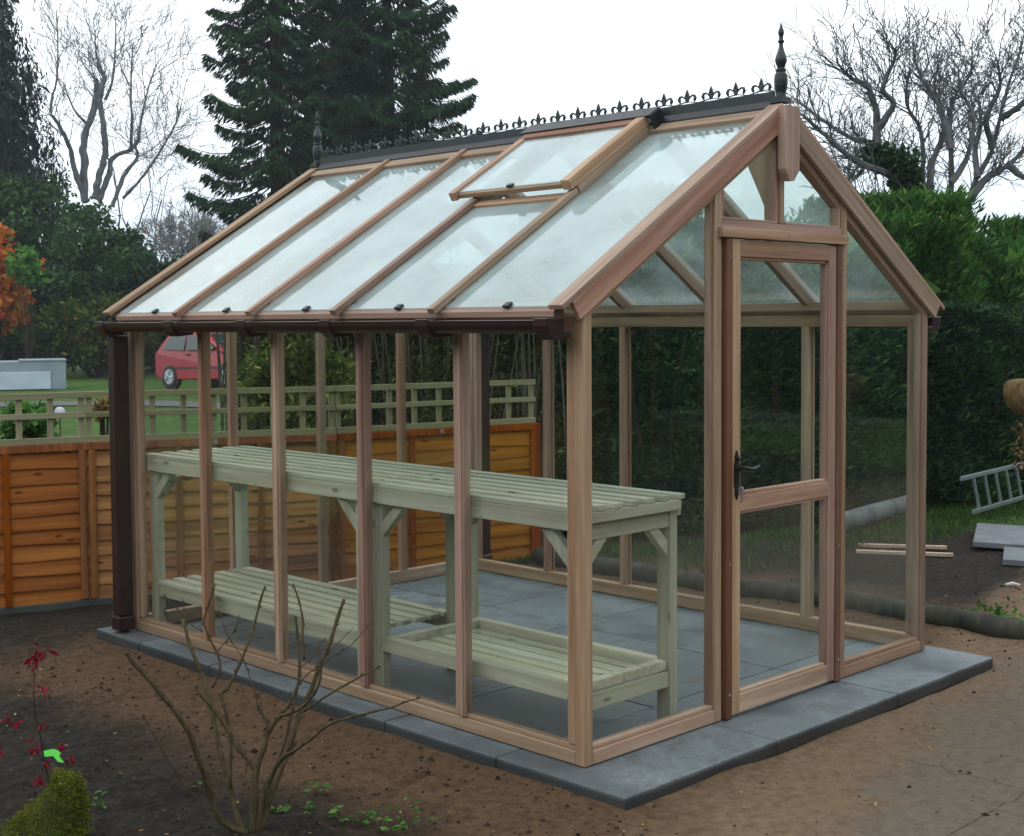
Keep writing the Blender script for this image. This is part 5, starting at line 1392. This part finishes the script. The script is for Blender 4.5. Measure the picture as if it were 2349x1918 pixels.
# scattered leaf litter and clods, countless
def scatter(n, x0, x1, y0, y1, keep):
    P = np.stack([rng.uniform(x0, x1, n), rng.uniform(y0, y1, n)], 1); P = P[keep(P[:, 0], P[:, 1])]
    return P
def off_slab(x, y): return ~((x > -.16) & (x < 2.55) & (y > -.33) & (y < 3.38))
P = scatter(900, -2.6, .6, -.4, 4.4, lambda x, y: off_slab(x, y) & (x < -.35 + .3 * rng.normal(size=len(x))))
P = np.concatenate([P, scatter(90, -1.3, 3.0, -1.6, -.4, off_slab), scatter(350, 2.8, 7, -1, 3, off_slab)])
P3 = np.column_stack([P, gheight(P[:, 0], P[:, 1]) + .006]); A3 = np.column_stack([rng.normal(size=(len(P), 2)), rng.normal(size=len(P)) * .15])
tag(quads('leaf_litter', leaves(P3, .016, .6, axis=A3, up=2.5), F_dry), 'fallen brown and yellow leaves scattered on the soil', 'leaves', kind='stuff')
# clods
P = np.concatenate([scatter(9000, -2.8, -.15, -1.2, 4.3, off_slab), scatter(1200, -.5, 3.2, -1.6, -.3, lambda x, y: off_slab(x, y) & (rng.uniform(size=len(x)) < .25)), scatter(6000, 2.55, 7.0, -.6, 3.4, off_slab), scatter(1500, -.2, 3.4, 3.4, 4.2, off_slab)])
rs = np.abs(rng.normal(size=len(P))) ** 1.4 * .0034 + .0015; base_z = gheight(P[:, 0], P[:, 1])
dirs = np.array([(1,0,0),(0,1,0),(-1,0,0),(0,-1,0),(0,0,1),(0,0,-1)], float)
fc = np.array([(0,1,4),(1,2,4),(2,3,4),(3,0,4)])
jit = 1 + .25 * rng.normal(size=(len(P), 6, 1)); VV = np.column_stack([P, base_z])[:, None, :] + dirs[None] * jit * rs[:, None, None] * np.array([1, 1, .7])
tri = VV[:, fc, :].reshape(-1, 3, 3)
mclod, t, p = mat('soil_clods', .95, .1); gg = N(t, 'ShaderNodeNewGeometry')
sepc = N(t, 'ShaderNodeSeparateXYZ'); t.links.new(coords(t), sepc.inputs[0])
nn2 = noise(t, coords(t), 9, 4, .6)
t.links.new(ramp(t, nn2, [(.3, (.010, .009, .007)), (.6, (.040, .030, .021)), (.8, (.075, .052, .034))]), p.inputs['Base Color'])
tag(quads('soil_clods', tri, mclod, per=3), 'small clods and crumbs of dark soil', 'soil', kind='stuff')
# grass tufts at the foot of the hedge and around the soil
P = np.concatenate([scatter(6500, 5.2, 12, 1.0, 3.2, lambda x, y: (y > 1.9 - .12 * (x - 5) + .15 * rng.normal(size=len(x))) | (x > 7.2)), scatter(1200, 3.3, 6, 1.9, 3.9, lambda x, y: rng.uniform(size=len(x)) < .8), scatter(700, 2.5, 4.4, 3.3, 4.3, off_slab)])
n = len(P); P3 = np.column_stack([P, gheight(P[:, 0], P[:, 1])]); P3 = np.repeat(P3, 3, 0) + rng.normal(size=(3 * n, 3)) * np.array([.02, .02, 0])
tag(quads('grass', leaves(P3, .065, .12, axis=np.array([0, 0, 1.0]) + rng.normal(size=(3 * n, 3)) * .35), F_grass), 'rough grass at the foot of the dark hedge', 'grass', kind='stuff')
# lawn blades beyond the trellis
P = np.column_stack([rng.uniform(-3, 9, 14000), rng.uniform(6.5, 16, 14000)]); P3 = np.column_stack([P, gheight(P[:, 0], P[:, 1])])
tag(quads('lawn_grass', leaves(P3, .07, .2, axis=np.array([0, 0, 1.0]) + rng.normal(size=(14000, 3)) * .4), F_grass), 'green lawn grass beyond the trellis', 'grass', kind='stuff')

# ------------------------------------------------------------------ unseen house and hedges, added to darken what the glass reflects
rng = np.random.default_rng(5)
M_br = None
m, t, p = mat('brown_brick', .85, .2)
bk = N(t, 'ShaderNodeTexBrick', inp={'Scale': 4.4, 'Mortar Size': .012}); bk.inputs['Color1'].default_value = (.17, .075, .05, 1); bk.inputs['Color2'].default_value = (.11, .05, .036, 1); bk.inputs['Mortar'].default_value = (.2, .18, .15, 1)
t.links.new(coords(t, (1, 1, 1), (R(90), 0, 0)), bk.inputs['Vector']); t.links.new(bk.outputs['Color'], p.inputs['Base Color'])
M_br = m
hs = empty('added_brick_house', (2.0, -13.0, GZ), 'unseen brown brick house, added behind the photographer to darken the glass reflections', 'house')
wx = [-5.5, -3.4, -1.9, .6, 3.4, 5.6, 7.1, 9.5]
b = MB(); zf = [-.1, .9, 2.2, 3.5, 4.6, 5.4]
for i in range(7):
    for k in range(5):
        if (i in (1, 3, 5)) and k in (1, 3): continue
        b.box(wx[i], wx[i+1], -17.0, -11.5, zf[k], zf[k+1]) if False else b.box(wx[i], wx[i+1], -11.8, -11.5, zf[k], zf[k+1])
b.box(wx[0], wx[0] + .3, -18, -11.8, -.1, 5.4); b.box(wx[-1] - .3, wx[-1], -18, -11.8, -.1, 5.4); b.box(wx[0], wx[-1], -18.3, -18, -.1, 5.4)
b.build('wall', M_br, hs)
rf = MB().prism([(-18.9, 5.3), (-10.9, 5.3), (-14.9, 7.8)], 'x', wx[0] - .3, wx[-1] + .3).build('roof', plain('dark_roof_tiles', (.06, .05, .045), .8, var=.3, scale=8), hs)
MB().box(2.0, 2.9, -15.4, -14.5, 7.2, 8.7).build('chimney', M_br, rf)
M_wf = plain('white_window_frame', (.7, .7, .7), .4)
M_wd = plain('dark_house_window', (.03, .035, .04), .05)
for i in (1, 3, 5):
    for k in (1, 3):
        b = MB(); x0, x1, z0, z1 = wx[i], wx[i+1], zf[k], zf[k+1]
        b.box(x0, x1, -11.6, -11.52, z0, z0 + .07); b.box(x0, x1, -11.6, -11.52, z1 - .07, z1); b.box(x0, x0 + .07, -11.6, -11.52, z0 + .07, z1 - .07); b.box(x1 - .07, x1, -11.6, -11.52, z0 + .07, z1 - .07); b.box((x0 + x1) / 2 - .03, (x0 + x1) / 2 + .03, -11.6, -11.52, z0 + .07, z1 - .07)
        wn = b.build('window', M_wf, hs)
        MB().box(x0 + .07, x1 - .07, -11.58, -11.56, z0 + .07, z1 - .07).build('pane', M_wd, wn)
hedge('hedge', 'unseen tall dark hedge, added on the left to darken reflections in the long glazed wall', [(-10.5, -12.0), (-13.0, -5.0), (-13.0, 3.5), (-11.0, 12.0), (-7, 20)], 1.6, 4.6, -.1, 42000, .22, F_hedge, 61, bulge=.4)  # both hedges unseen, raised to keep bright sky out of the panes
hedge('hedge', 'unseen tall dark hedge, added beside the brick house to darken reflections in the gable', [(9.8, -11.6), (15.0, -9.5), (20, -4.0)], 1.6, 4.4, -.1, 22000, .22, F_hedge, 62, bulge=.4)

# ------------------------------------------------------------------ thin haze, added to lift the dark tones
mh = bpy.data.materials.new('shadow_lift_haze'); mh.use_nodes = True; th = mh.node_tree; th.nodes.clear()
pv = N(th, 'ShaderNodeVolumePrincipled', inp={'Density': .0007}); pv.inputs['Color'].default_value = (.86, .93, 1.0, 1)
oo = N(th, 'ShaderNodeOutputMaterial'); th.links.new(pv.outputs[0], oo.inputs['Volume'])
tag(MB().box(-265, 265, -265, 265, -3.0, 19.5).build('haze', mh), 'thin haze added to lift the dark tones', 'haze', kind='stuff')
